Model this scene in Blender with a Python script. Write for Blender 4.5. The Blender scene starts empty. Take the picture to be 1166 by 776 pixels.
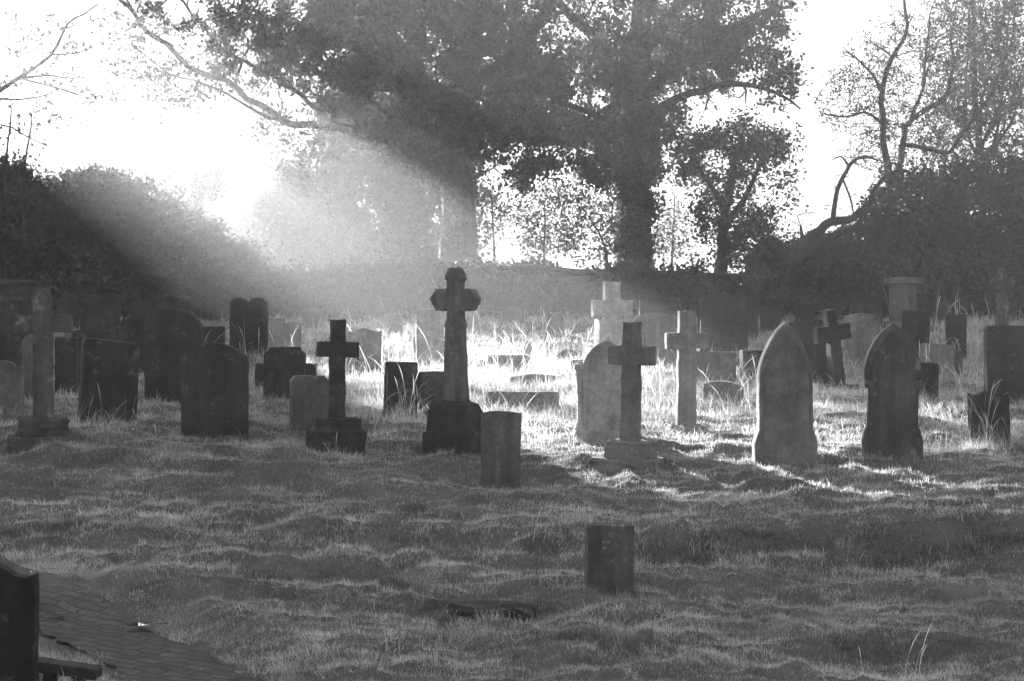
import bpy, bmesh, math, random
import numpy as np
from mathutils import Vector, Matrix

random.seed(7)
rng = np.random.default_rng(11)
scene = bpy.context.scene
COL = scene.collection

# ------------------------------------------------------------------ camera
F = 2267.0            # focal length in photo pixels (70 mm on a 36 mm sensor, 1166 px wide)
CX, HY = 583.0, 345.0  # column of the optical axis, row of the horizon
EYE = 1.6


def P(px, py, d):
    return np.array([(px - CX) / F * d, d, EYE - (py - HY) / F * d])


cam_data = bpy.data.cameras.new("camera")
cam = bpy.data.objects.new("camera", cam_data)
COL.objects.link(cam)
cam.location = (0, 0, EYE)
cam.rotation_euler = (math.radians(90), 0, 0)
cam_data.sensor_width = 36.0
cam_data.lens = 36.0 * F / 1166.0
cam_data.shift_y = -(388.0 - HY) / 1166.0
cam_data.clip_start = 0.1
cam_data.clip_end = 2000.0
scene.camera = cam

# ------------------------------------------------------------------ light
SUN_PX, SUN_PY = -700.0, -465.0
SUN = np.array([SUN_PX - CX, F, HY - SUN_PY])
SUN = SUN / np.linalg.norm(SUN)
elev = math.asin(SUN[2])
azim = math.atan2(SUN[0], SUN[1])      # clockwise from +Y

world = bpy.data.worlds.new("World")
scene.world = world
world.use_nodes = True
wn = world.node_tree.nodes
wl = world.node_tree.links
wn.clear()
sky = wn.new("ShaderNodeTexSky")
sky.sky_type = 'NISHITA'
sky.sun_disc = False
sky.sun_elevation = elev
sky.sun_rotation = azim
sky.dust_density = 0.6
bw = wn.new("ShaderNodeRGBToBW")       # black-and-white photograph: a grey sky
bg = wn.new("ShaderNodeBackground")
bg.inputs["Strength"].default_value = 0.06
wo = wn.new("ShaderNodeOutputWorld")
wl.new(sky.outputs[0], bw.inputs[0])
cap = wn.new("ShaderNodeMath")          # even white overcast: the veil of mist cuts the glare round the sun
cap.operation = 'MINIMUM'
cap.inputs[1].default_value = 3.0
wl.new(bw.outputs[0], cap.inputs[0])
wl.new(cap.outputs[0], bg.inputs[0])
wl.new(bg.outputs[0], wo.inputs[0])

sun_data = bpy.data.lights.new("sun", 'SUN')
sun_data.energy = 5.0
sun_data.angle = math.radians(0.53)
sun_data.color = (1.0, 0.998, 0.994)
sun = bpy.data.objects.new("sun", sun_data)
COL.objects.link(sun)
sun.location = (-20, 40, 30)
sun.rotation_euler = Vector(-SUN).to_track_quat('-Z', 'Y').to_euler()

scene.view_settings.view_transform = 'Standard'
scene.view_settings.look = 'None'
scene.view_settings.exposure = 3.15
scene.view_settings.gamma = 1.0
scene.render.engine = 'CYCLES'
cy = scene.cycles
cy.use_denoising = True
cy.max_bounces = 5
cy.diffuse_bounces = 3
cy.glossy_bounces = 2
cy.transmission_bounces = 3
cy.volume_bounces = 0
cy.transparent_max_bounces = 8
cy.sample_clamp_indirect = 4.0
cy.use_adaptive_sampling = False

# ------------------------------------------------------------------ numpy noise


def _hash(ix, iy, seed):
    n = (ix.astype(np.int64) * 374761393 + iy.astype(np.int64) * 668265263 + seed * 974711) & 0xFFFFFFFF
    n = ((n ^ (n >> 13)) * 1274126177) & 0xFFFFFFFF
    n = (n ^ (n >> 16)) & 0xFFFFFFFF
    return n.astype(np.float64) / 4294967295.0


def vnoise(x, y, seed=0):
    x = np.asarray(x, float)
    y = np.asarray(y, float)
    ix = np.floor(x)
    iy = np.floor(y)
    fx = x - ix
    fy = y - iy
    fx = fx * fx * fx * (fx * (fx * 6 - 15) + 10)
    fy = fy * fy * fy * (fy * (fy * 6 - 15) + 10)
    a = _hash(ix, iy, seed)
    b = _hash(ix + 1, iy, seed)
    c = _hash(ix, iy + 1, seed)
    d = _hash(ix + 1, iy + 1, seed)
    return (a * (1 - fx) + b * fx) * (1 - fy) + (c * (1 - fx) + d * fx) * fy


def fbm(x, y, seed=0, octv=3):
    s = 0
    a = 0.5
    t = 0
    for k in range(octv):
        s = s + a * vnoise(np.asarray(x) * 2 ** k + 17.3 * k, np.asarray(y) * 2 ** k - 9.1 * k, seed + k)
        t += a
        a *= 0.5
    return s / t


def sstep(a, b, x):
    t = np.clip((np.asarray(x, float) - a) / (b - a), 0, 1)
    return t * t * (3 - 2 * t)


# ------------------------------------------------------------------ terrain
_yy = np.arange(-40, 260, 0.05)


def _profile(pts, sig):
    v = np.interp(_yy, [p[0] for p in pts], [p[1] for p in pts])
    k = np.exp(-0.5 * (np.arange(-40, 41) * 0.05 / sig) ** 2)
    k /= k.sum()
    vp = np.pad(v, 40, mode='edge')
    return np.convolve(vp, k, mode='valid')


_right = _profile([(-40, -.75), (8, -.72), (11, -.67), (13, -.63), (16.3, -.58), (16.85, -.27), (18, -.19), (19, -.11), (20, -.03),
                   (21, 0.0), (25, .15), (30, .32), (36, .5), (40, .8), (43, 1.08), (46, 1.18), (60, 1.3), (260, 1.5)], .16)
_left = _profile([(-40, -.75), (8, -.72), (11, -.67), (13, -.62), (14.2, -.59), (14.7, -.47), (16.3, -.45), (16.8, -.34), (18, -.18), (19, -.03), (20.5, .12),
                  (22, .19), (26, .3), (30, .44), (36, .6), (40, .85), (43, 1.05), (46, 1.18), (60, 1.3), (260, 1.5)], .16)
# gravel-and-stone path along the bottom left corner (edges of the strip)
PATH_A = np.array([[-6.2, 19.4], [-3.67, 15.4], [-3.01, 14.45], [-2.21, 13.1], [-1.57, 12.2], [-1.21, 11.57], [-.35, 10.1], [1.3, 7.0]])
PATH_B = np.array([[-6.8, 18.9], [-4.35, 15.0], [-3.25, 13.6], [-2.95, 13.2], [-2.45, 12.4], [-2.13, 11.57], [-1.25, 9.9], [0.4, 6.6]])
PATH_C = 0.5 * (PATH_A + PATH_B)


def dist_poly(x, y, pl):
    best = np.full(np.shape(x), 1e9)
    for a, b in zip(pl[:-1], pl[1:]):
        ab = b - a
        t = np.clip(((x - a[0]) * ab[0] + (y - a[1]) * ab[1]) / (ab @ ab), 0, 1)
        best = np.minimum(best, np.hypot(x - a[0] - t * ab[0], y - a[1] - t * ab[1]))
    return best


MOUNDS = []   # (x, y, rx, ry, h)


def mound_px(px, py, d, rx, ry, h):
    p = P(px, py, d)
    MOUNDS.append((p[0], p[1], rx, ry, h))


mound_px(360, 668, 15.2, .8, .28, -.10)
mound_px(340, 640, 16.0, .9, .3, .08)
mound_px(630, 625, 16.6, .35, .25, .09)
mound_px(1030, 640, 16.0, .9, .3, -.05)
mound_px(1000, 735, 13.2, .8, .2, .07)
mound_px(1120, 745, 12.8, .7, .2, -.06)
mound_px(1090, 500, 22, .8, .4, .07)
mound_px(700, 740, 13.0, .9, .2, .06)
mound_px(640, 425, 29, 1.4, 1.2, .15)


def terrace(x, y):
    """little turf steps running along the slope: phase (0..1) and height of the step"""
    s = y * 1.35 + .35 * x * .3 + 2.6 * fbm(x * .42, y * .5, 81, 2) + .5 * fbm(x * 2.2, y * 2.2, 82, 2)
    amp = .015 + .085 * sstep(.38, .68, fbm(x * .5 + 11, y * .8, 83, 2))
    return s - np.floor(s), amp


def H(x, y, micro=True):
    x = np.asarray(x, float)
    y = np.asarray(y, float)
    ys = y + 0.5 * (fbm(x * .55 + 3, y * .1, 5, 2) - .5) * sstep(24, 18, y) * sstep(10, 14, y)
    w = sstep(-0.3, 0.6, x / np.maximum(y, 6) * 5.0 + .6)   # 0 at the left, 1 to the right
    z = np.interp(ys, _yy, _right) * w + np.interp(ys, _yy, _left) * (1 - w)
    pw = sstep(.95, .45, dist_poly(x, y, PATH_C)) if micro else 0
    zp = z.copy() if hasattr(z, 'copy') else z
    for (mx, my, rx, ry, h) in MOUNDS:
        z = z + h * np.exp(-((x - mx) / rx) ** 2 - ((y - my) / ry) ** 2)
    if micro:
        near = sstep(60, 44, y)
        xr = x + .25 * y
        n = (fbm(xr * 1.1, y * 2.6, 21, 3) - .5) * .17
        r = np.abs(fbm(xr * 1.6, y * 4.2, 33, 2) - .5) * -.10
        f = (fbm(x * 7, y * 9, 41, 2) - .5) * .035
        wx = x + .5 * (fbm(x * .9, y * .9, 44, 2) - .5)
        f = f + (.05 * np.abs(2 * vnoise(wx * 1.7 + 5, y * 2.7, 45) - 1) + .045 * np.abs(2 * vnoise(wx * 3.9, y * 5.6 + 3, 46) - 1) + .03 * np.abs(2 * vnoise(wx * 8, y * 10 + 3, 47) - 1) - .055) * sstep(32, 20, y)
        big = (fbm(x * .3, y * .3, 55, 2) - .5) * .16
        tr, ta = terrace(x, y)
        z = z + (n * 1.05 + r + f + big + .02 + ta * (sstep(.0, .26, tr) - tr) * sstep(34, 22, y)) * near
        z = z * (1 - pw) + (zp - .05) * pw
    return z


# measured feet of the stones (photo column, photo row, distance): the ground passes through them
FEET = [(49, 509, 20.5), (13, 470, 23.5), (121, 491, 22), (200, 462, 26), (245, 499, 21), (323, 462, 25), (381, 519, 20.8), (350, 496, 21.8),
        (456, 475, 24), (519, 518, 21.2), (569, 554, 19.2), (694, 676, 15), (683, 502, 21.5), (716, 529, 20), (780, 492, 23), (893, 530, 20),
        (1016, 528, 20.2), (957, 448, 30), (1126, 508, 21.6), (1150, 463, 26), (548, 720, 14.35), (823, 462, 27), (415, 428, 33), (490, 420, 36),
        (696, 420, 36), (747, 422, 34), (600, 470, 26.5), (610, 447, 29.5), (824, 400, 34), (1066, 432, 29), (1060, 372, 40), (280, 400, 31), (100, 440, 27.5)]
FIT = []
for _it in range(4):
    pp = [P(*f_) for f_ in FEET]
    xx = np.array([p_[0] for p_ in pp])
    yy = np.array([p_[1] for p_ in pp])
    zz = np.array([p_[2] for p_ in pp])
    res = zz - H(xx, yy)
    for a_, b_, r_ in zip(xx, yy, res):
        FIT.append((a_, b_, .75, .55 if b_ < 24 else 1.1, .75 * r_))
    MOUNDS.extend(FIT[-len(FEET):])
print("foot residual", np.abs(res).max())


def h1(x, y):
    return float(H(np.array([x]), np.array([y]))[0])


# ------------------------------------------------------------------ helpers for objects


def tag(o, label=None, cat=None, group=None, kind=None):
    if label:
        o["label"] = label
    if cat:
        o["category"] = cat
    if group:
        o["group"] = group
    if kind:
        o["kind"] = kind
    return o


def empty(name, loc, rot=(0, 0, 0)):
    o = bpy.data.objects.new(name, None)
    o.empty_display_size = .2
    o.location = loc
    o.rotation_euler = rot
    COL.objects.link(o)
    return o


def link(name, me, mat, parent=None):
    o = bpy.data.objects.new(name, me)
    if mat is not None:
        me.materials.append(mat)
    COL.objects.link(o)
    if parent is not None:
        o.parent = parent
    return o


def np_mesh(name, verts, faces, n, smooth=False, attr=None):
    """faces: flat index array with n corners each"""
    me = bpy.data.meshes.new(name)
    verts = np.ascontiguousarray(verts, dtype=np.float32)
    faces = np.ascontiguousarray(faces, dtype=np.int32)
    nf = len(faces) // n
    me.vertices.add(len(verts))
    me.vertices.foreach_set("co", verts.ravel())
    me.loops.add(len(faces))
    me.loops.foreach_set("vertex_index", faces)
    me.polygons.add(nf)
    me.polygons.foreach_set("loop_start", np.arange(0, nf * n, n, dtype=np.int32))
    if smooth:
        me.polygons.foreach_set("use_smooth", np.ones(nf, dtype=bool))
    me.update(calc_edges=True)
    if attr is not None:
        a = me.attributes.new("tone", 'FLOAT', 'POINT')
        a.data.foreach_set("value", np.ascontiguousarray(attr, dtype=np.float32))
    return me


# ------------------------------------------------------------------ materials


class NT:
    def __init__(self, name):
        self.m = bpy.data.materials.new(name)
        self.m.use_nodes = True
        self.n = self.m.node_tree.nodes
        self.l = self.m.node_tree.links
        self.n.clear()
        self.out = self.n.new("ShaderNodeOutputMaterial")

    def new(self, t, **kw):
        nd = self.n.new(t)
        for k, v in kw.items():
            if hasattr(nd, k) and not (k in nd.inputs):
                setattr(nd, k, v)
            else:
                nd.inputs[k].default_value = v
        return nd

    def noise(self, vec, scale, detail=4, rough=.6):
        nd = self.n.new("ShaderNodeTexNoise")
        nd.inputs["Scale"].default_value = scale
        nd.inputs["Detail"].default_value = detail
        nd.inputs["Roughness"].default_value = rough
        if vec is not None:
            self.l.new(vec, nd.inputs["Vector"])
        return nd.outputs[0]

    def mapr(self, v, a, b, c, d):
        nd = self.n.new("ShaderNodeMapRange")
        nd.inputs[1].default_value = a
        nd.inputs[2].default_value = b
        nd.inputs[3].default_value = c
        nd.inputs[4].default_value = d
        self.l.new(v, nd.inputs[0])
        return nd.outputs[0]

    def math(self, op, a, b):
        nd = self.n.new("ShaderNodeMath")
        nd.operation = op
        for i, v in enumerate((a, b)):
            if isinstance(v, (int, float)):
                nd.inputs[i].default_value = v
            else:
                self.l.new(v, nd.inputs[i])
        return nd.outputs[0]

    def mixf(self, f, a, b):
        nd = self.n.new("ShaderNodeMix")
        for i, v in ((0, f), (2, a), (3, b)):
            if isinstance(v, (int, float)):
                nd.inputs[i].default_value = v
            else:
                self.l.new(v, nd.inputs[i])
        return nd.outputs[0]

    def coords(self, rand=True, mapping=None):
        tc = self.n.new("ShaderNodeTexCoord")
        v = tc.outputs["Object"]
        if rand:
            oi = self.n.new("ShaderNodeObjectInfo")
            mul = self.math('MULTIPLY', oi.outputs["Random"], 37.0)
            va = self.n.new("ShaderNodeVectorMath")
            va.operation = 'ADD'
            self.l.new(v, va.inputs[0])
            self.l.new(mul, va.inputs[1])
            v = va.outputs[0]
        return v

    def stretch(self, v, s):
        mp = self.n.new("ShaderNodeMapping")
        mp.inputs["Scale"].default_value = s
        self.l.new(v, mp.inputs["Vector"])
        return mp.outputs[0]

    def principled(self, col, rough=.9, bump=None, bstr=.4, bdist=.01, spec=.25):
        p = self.n.new("ShaderNodeBsdfPrincipled")
        if isinstance(col, (int, float)):
            p.inputs["Base Color"].default_value = (col, col, col, 1)
        else:
            self.l.new(col, p.inputs["Base Color"])
        if isinstance(rough, (int, float)):
            p.inputs["Roughness"].default_value = rough
        else:
            self.l.new(rough, p.inputs["Roughness"])
        p.inputs["Specular IOR Level"].default_value = spec
        if bump is not None:
            b = self.n.new("ShaderNodeBump")
            b.inputs["Strength"].default_value = bstr
            b.inputs["Distance"].default_value = bdist
            self.l.new(bump, b.inputs["Height"])
            self.l.new(b.outputs[0], p.inputs["Normal"])
        self.l.new(p.outputs[0], self.out.inputs[0])
        return p


def stone_mat(name, base, streak=.3, lichen=.35):
    t = NT(name)
    v = t.coords()
    big = t.noise(v, 2.2, 5, .62)
    st = t.noise(t.stretch(v, (7, 7, .7)), 1.0, 6, .7)
    fine = t.noise(v, 38, 5, .7)
    mott = t.noise(v, 11, 4, .65)
    c = t.mapr(big, .3, .7, base * .6, base * 1.35)
    s = t.mapr(st, .38, .62, 1 - streak, 1.0 + streak * .35)
    c = t.math('MULTIPLY', c, s)
    c = t.math('MULTIPLY', c, t.mapr(fine, .25, .75, .72, 1.25))
    c = t.math('MULTIPLY', c, t.mapr(mott, .3, .7, .78, 1.2))
    li = t.mapr(t.noise(v, 6, 6, .75), .57, .64, 0, lichen)
    c = t.mixf(li, c, .34)
    hgt = t.math('ADD', t.math('MULTIPLY', fine, .6), t.math('ADD', t.math('MULTIPLY', mott, 1.2), big))
    t.principled(c, .93, hgt, .75, .014, .2)
    return t.m


M_STONE = stone_mat("weathered sandstone", .165)
M_DARK = stone_mat("blackened gritstone", .035, .3, .16)
M_MID = stone_mat("grey weathered stone", .10, .3, .25)
M_PALE = stone_mat("pale weathered stone", .27, .22, .3)
M_MOTTLE = stone_mat("mottled lichened stone", .075, .4, .75)
M_GREY = stone_mat("damp grey stone", .062, .35, .3)
M_BLACK = stone_mat("soot black stone", .018, .3, .1)
M_SMOOTH = stone_mat("smooth dressed stone", .12, .18, .1)


def blade_mat(name, lo, hi, transl):
    t = NT(name)
    a = t.new("ShaderNodeAttribute", attribute_name="tone")
    tc = t.n.new("ShaderNodeTexCoord")
    nz = t.noise(tc.outputs["Object"], 1.3, 3, .6)
    c = t.mapr(a.outputs["Fac"], 0, 1, lo, hi)
    c = t.math('MULTIPLY', c, t.mapr(nz, .3, .7, .7, 1.25))
    d = t.n.new("ShaderNodeBsdfDiffuse")
    tr = t.n.new("ShaderNodeBsdfTranslucent")
    g = t.n.new("ShaderNodeBsdfGlossy")
    g.inputs["Roughness"].default_value = .5
    mx = t.n.new("ShaderNodeMixShader")
    mx.inputs[0].default_value = transl
    m2 = t.n.new("ShaderNodeMixShader")
    m2.inputs[0].default_value = .035
    for nd in (d, tr):
        t.l.new(c, nd.inputs["Color"])
    t.l.new(d.outputs[0], mx.inputs[1])
    t.l.new(tr.outputs[0], mx.inputs[2])
    t.l.new(mx.outputs[0], m2.inputs[1])
    t.l.new(g.outputs[0], m2.inputs[2])
    t.l.new(m2.outputs[0], t.out.inputs[0])
    return t.m


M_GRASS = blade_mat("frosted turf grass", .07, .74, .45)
M_TALL = blade_mat("dry tall grass", .45, .8, .5)
M_LEAF = blade_mat("autumn leaves", .035, .085, .3)
M_SAPL = blade_mat("thin pale leaves", .08, .18, .5)
M_EVER = blade_mat("evergreen leaves", .025, .06, .15)

t = NT("bark")
v = t.coords()
nb = t.noise(t.stretch(v, (9, 9, 2.2)), 1.0, 5, .65)
t.principled(t.mapr(nb, .3, .7, .018, .07), .95, nb, .8, .03, .15)
M_BARK = t.m

t = NT("turf soil")
tc = t.n.new("ShaderNodeTexCoord")
n1 = t.noise(tc.outputs["Object"], 2.0, 5, .6)
n2 = t.noise(tc.outputs["Object"], 24, 5, .7)
t.principled(t.math('MULTIPLY', t.mapr(n1, .3, .7, .06, .13), t.mapr(n2, .25, .75, .6, 1.4)), 1.0, n2, .8, .03, .1)
M_SOIL = t.m

t = NT("worn stone path")
tc = t.n.new("ShaderNodeTexCoord")
mp = t.n.new("ShaderNodeMapping")
mp.inputs["Rotation"].default_value = (0, 0, math.radians(35))
vd = t.n.new("ShaderNodeVectorMath")
vd.operation = 'ADD'
t.l.new(tc.outputs["Object"], vd.inputs[0])
nv = t.n.new("ShaderNodeTexNoise")
nv.inputs["Scale"].default_value = 5.0
nv.inputs["Detail"].default_value = 3.0
t.l.new(tc.outputs["Object"], nv.inputs["Vector"])
sc_ = t.n.new("ShaderNodeVectorMath")
sc_.operation = 'SCALE'
sc_.inputs["Scale"].default_value = .16
t.l.new(nv.outputs["Color"], sc_.inputs[0])
t.l.new(sc_.outputs[0], vd.inputs[1])
t.l.new(vd.outputs[0], mp.inputs["Vector"])
br = t.n.new("ShaderNodeTexBrick")
br.inputs["Scale"].default_value = 2.4
br.inputs["Mortar Size"].default_value = .03
br.inputs["Mortar Smooth"].default_value = .6
br.inputs["Color1"].default_value = (.06, .06, .06, 1)
br.inputs["Color2"].default_value = (.105, .105, .105, 1)
br.inputs["Mortar"].default_value = (.03, .03, .03, 1)
t.l.new(mp.outputs[0], br.inputs["Vector"])
n1 = t.noise(tc.outputs["Object"], 5.0, 8, .75)
n2 = t.noise(tc.outputs["Object"], 60, 5, .75)
sep = t.n.new("ShaderNodeRGBToBW")
t.l.new(br.outputs[0], sep.inputs[0])
c = t.math('MULTIPLY', sep.outputs[0], t.mapr(n1, .3, .7, .35, 1.7))
c = t.math('MULTIPLY', c, t.mapr(n2, .2, .8, .5, 1.5))
hh = t.math('ADD', t.math('MULTIPLY', sep.outputs[0], 5.0), t.math('ADD', n2, t.math('MULTIPLY', n1, 2.0)))
t.principled(c, t.mapr(n1, .35, .65, .65, .95), hh, 1.0, .03, .15)
M_PATH = t.m

t = NT("puddle water")
t.principled(.02, .03, None, spec=.5)
M_WATER = t.m

t = NT("rubble wall stone")
v = t.coords(False)
vo = t.n.new("ShaderNodeTexVoronoi")
vo.inputs["Scale"].default_value = 6.0
vd = t.n.new("ShaderNodeVectorMath")
vd.operation = 'ADD'
t.l.new(t.stretch(v, (1, 1, 2.2)), vd.inputs[0])
t.l.new(t.noise(v, 3, 3, .6), vd.inputs[1])
t.l.new(vd.outputs[0], vo.inputs["Vector"])
n2 = t.noise(v, 9, 5, .7)
g = t.n.new("ShaderNodeRGBToBW")
t.l.new(vo.outputs["Color"], g.inputs[0])
c = t.math('MULTIPLY', t.mapr(g.outputs[0], .1, .9, .04, .085), t.mapr(n2, .3, .7, .6, 1.3))
t.principled(c, .95, t.math('ADD', t.math('MULTIPLY', vo.outputs["Distance"], -1.5), n2), .8, .04, .15)
M_WALL = t.m

# ------------------------------------------------------------------ ground
xs = np.concatenate([np.linspace(-150, -16, 28), np.linspace(-15.5, -7.5, 60), np.arange(-7.4, 7.41, .06),
                     np.linspace(7.5, 15.5, 60), np.linspace(16, 150, 28)])
ys = np.concatenate([np.linspace(-25, 8, 20), np.arange(8.2, 22, .06), np.arange(22.05, 34, .11), np.arange(34.2, 50, .25), np.linspace(51, 86, 14)])
gx, gy = np.meshgrid(xs, ys)
gz = H(gx, gy)
nx, ny = len(xs), len(ys)
idx = np.arange(nx * ny).reshape(ny, nx)
q = np.stack([idx[:-1, :-1], idx[:-1, 1:], idx[1:, 1:], idx[1:, :-1]], -1).reshape(-1)
ground = link("ground", np_mesh("ground", np.stack([gx, gy, gz], -1).reshape(-1, 3), q, 4, True), M_SOIL)
tag(ground, "rough uneven turf ground of the graveyard rising to the boundary wall", "ground", kind="structure")

# path sheet
rows = []
NS = 90
for k in range(NS + 1):
    f = k / NS * (len(PATH_A) - 1)
    i = min(int(f), len(PATH_A) - 2)
    u = f - i
    a = PATH_A[i] * (1 - u) + PATH_A[i + 1] * u
    b = PATH_B[i] * (1 - u) + PATH_B[i + 1] * u
    rows.append([a * (1 - s) + b * s for s in np.linspace(-.04, 1.04, 9)])
pv = np.array(rows).reshape(-1, 2)
jit = (fbm(pv[:, 0] * 5, pv[:, 1] * 5, 77, 2) - .5) * .10
pv = pv + jit[:, None]
pz = H(pv[:, 0], pv[:, 1], False) - .028 + (fbm(pv[:, 0] * 3, pv[:, 1] * 3, 78, 2) - .5) * .02
ii = np.arange((NS + 1) * 9).reshape(NS + 1, 9)
q = np.stack([ii[:-1, :-1], ii[:-1, 1:], ii[1:, 1:], ii[1:, :-1]], -1).reshape(-1)
path = link("path", np_mesh("path", np.column_stack([pv, pz]), q, 4, True), M_PATH)
tag(path, "dark worn stone footpath crossing the bottom left corner", "path", kind="structure")


def puddle(px, py, rx, ry, label):
    d = 13.5
    for _ in range(8):
        p = P(px, py, d)
        zz = float(H(np.array([p[0]]), np.array([d]), False)[0]) - .02
        d = F * (EYE - zz) / (py - HY)
    p = P(px, py, d)
    a = np.linspace(0, 2 * np.pi, 28, endpoint=False)
    r = 1 + .35 * np.sin(a * 3 + px) + .15 * np.sin(a * 5)
    vx = p[0] + rx * r * np.cos(a)
    vy = p[1] + ry * r * np.sin(a)
    vz = zz + .032 + (vy - p[1]) * .0
    me = bpy.data.meshes.new("puddle")
    me.from_pydata(np.column_stack([vx, vy, vz]).tolist(), [], [list(range(28))])
    tag(link("puddle", me, M_WATER), label, "puddle", kind="structure")


puddle(165, 716, .12, .075, "larger bright puddle in the middle of the footpath")
puddle(66, 703, .085, .055, "small bright puddle on the footpath beside the dark curved headstone")

# ------------------------------------------------------------------ gravestones
STONES = []   # (x, y, half width, half depth) for the grass


def densify(pts, step=.035, jit=.003, seed=0):
    out = []
    n = len(pts)
    for i in range(n):
        a = np.array(pts[i], float)
        b = np.array(pts[(i + 1) % n], float)
        L = np.linalg.norm(b - a)
        k = max(1, int(L / step))
        for j in range(k):
            out.append(a + (b - a) * j / k)
    out = np.array(out)
    r = np.random.default_rng(seed)
    nz = r.normal(0, 1, out.shape)
    nz = (nz + np.roll(nz, 1, 0) + np.roll(nz, -1, 0)) / 2.0
    return out + nz * jit


def prism(outline, thick, bevel=.012, inset=None, seed=0, jit=.003, step=.035, y0=None, rough=.0):
    """outline in (u, v), extruded along y; front face towards -y"""
    pts = densify(outline, step, jit, seed)
    bm = bmesh.new()
    yf = -thick / 2 if y0 is None else y0
    vs = [bm.verts.new((p[0], yf, p[1])) for p in pts]
    f = bm.faces.new(vs)
    f.normal_update()
    if f.normal.y > 0:
        f.normal_flip()
    ret = bmesh.ops.extrude_face_region(bm, geom=[f])
    nv = [g for g in ret['geom'] if isinstance(g, bmesh.types.BMVert)]
    for vv in nv:
        vv.co.y += thick
    bm.normal_update()
    bmesh.ops.recalc_face_normals(bm, faces=bm.faces[:])
    rim = [e for e in bm.edges if abs(e.verts[0].co.y - e.verts[1].co.y) < 1e-6]
    if bevel > 0:
        bmesh.ops.bevel(bm, geom=rim, offset=bevel, offset_type='OFFSET', segments=2, profile=.6, affect='EDGES', clamp_overlap=True)
    if inset:
        ff = min(bm.faces, key=lambda q: (q.calc_center_median().y - .001 * q.calc_area()))
        big = [q for q in bm.faces if q.normal.y < -.99]
        ff = max(big, key=lambda q: q.calc_area())
        bmesh.ops.inset_region(bm, faces=[ff], thickness=inset[0], depth=0, use_even_offset=False)
        bmesh.ops.inset_region(bm, faces=[ff], thickness=.012, depth=-inset[1], use_even_offset=False)
    me = bpy.data.meshes.new("stone")
    bm.to_mesh(me)
    bm.free()
    return me


def block(w, dp, h, z0=0, bevel=.015, taper=0.0, seed=0, jit=.004, cx=0, cy=0):
    """a roughly dressed block w x dp x h with its base at z0"""
    r = np.random.default_rng(seed + 5)
    bm = bmesh.new()
    bmesh.ops.create_cube(bm, size=1)
    for v_ in bm.verts:
        s = 1 - taper * (1 if v_.co.z > 0 else 0)
        v_.co = Vector((v_.co.x * w * s + cx, v_.co.y * dp * s + cy, (v_.co.z + .5) * h + z0))
    bmesh.ops.subdivide_edges(bm, edges=bm.edges[:], cuts=5, use_grid_fill=True)
    for v_ in bm.verts:
        v_.co += Vector(r.normal(0, jit, 3))
    if bevel > 0:
        es = [e for e in bm.edges if len(e.link_faces) == 2 and e.calc_face_angle(0) > 1.0]
        bmesh.ops.bevel(bm, geom=es, offset=bevel, offset_type='OFFSET', segments=2, profile=.6, affect='EDGES', clamp_overlap=True)
    me = bpy.data.meshes.new("block")
    bm.to_mesh(me)
    bm.free()
    return me


def arc(cx, cz, r, a0, a1, n=10):
    return [(cx + r * math.cos(math.radians(a0 + (a1 - a0) * k / n)), cz + r * math.sin(math.radians(a0 + (a1 - a0) * k / n))) for k in range(n + 1)]


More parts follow.
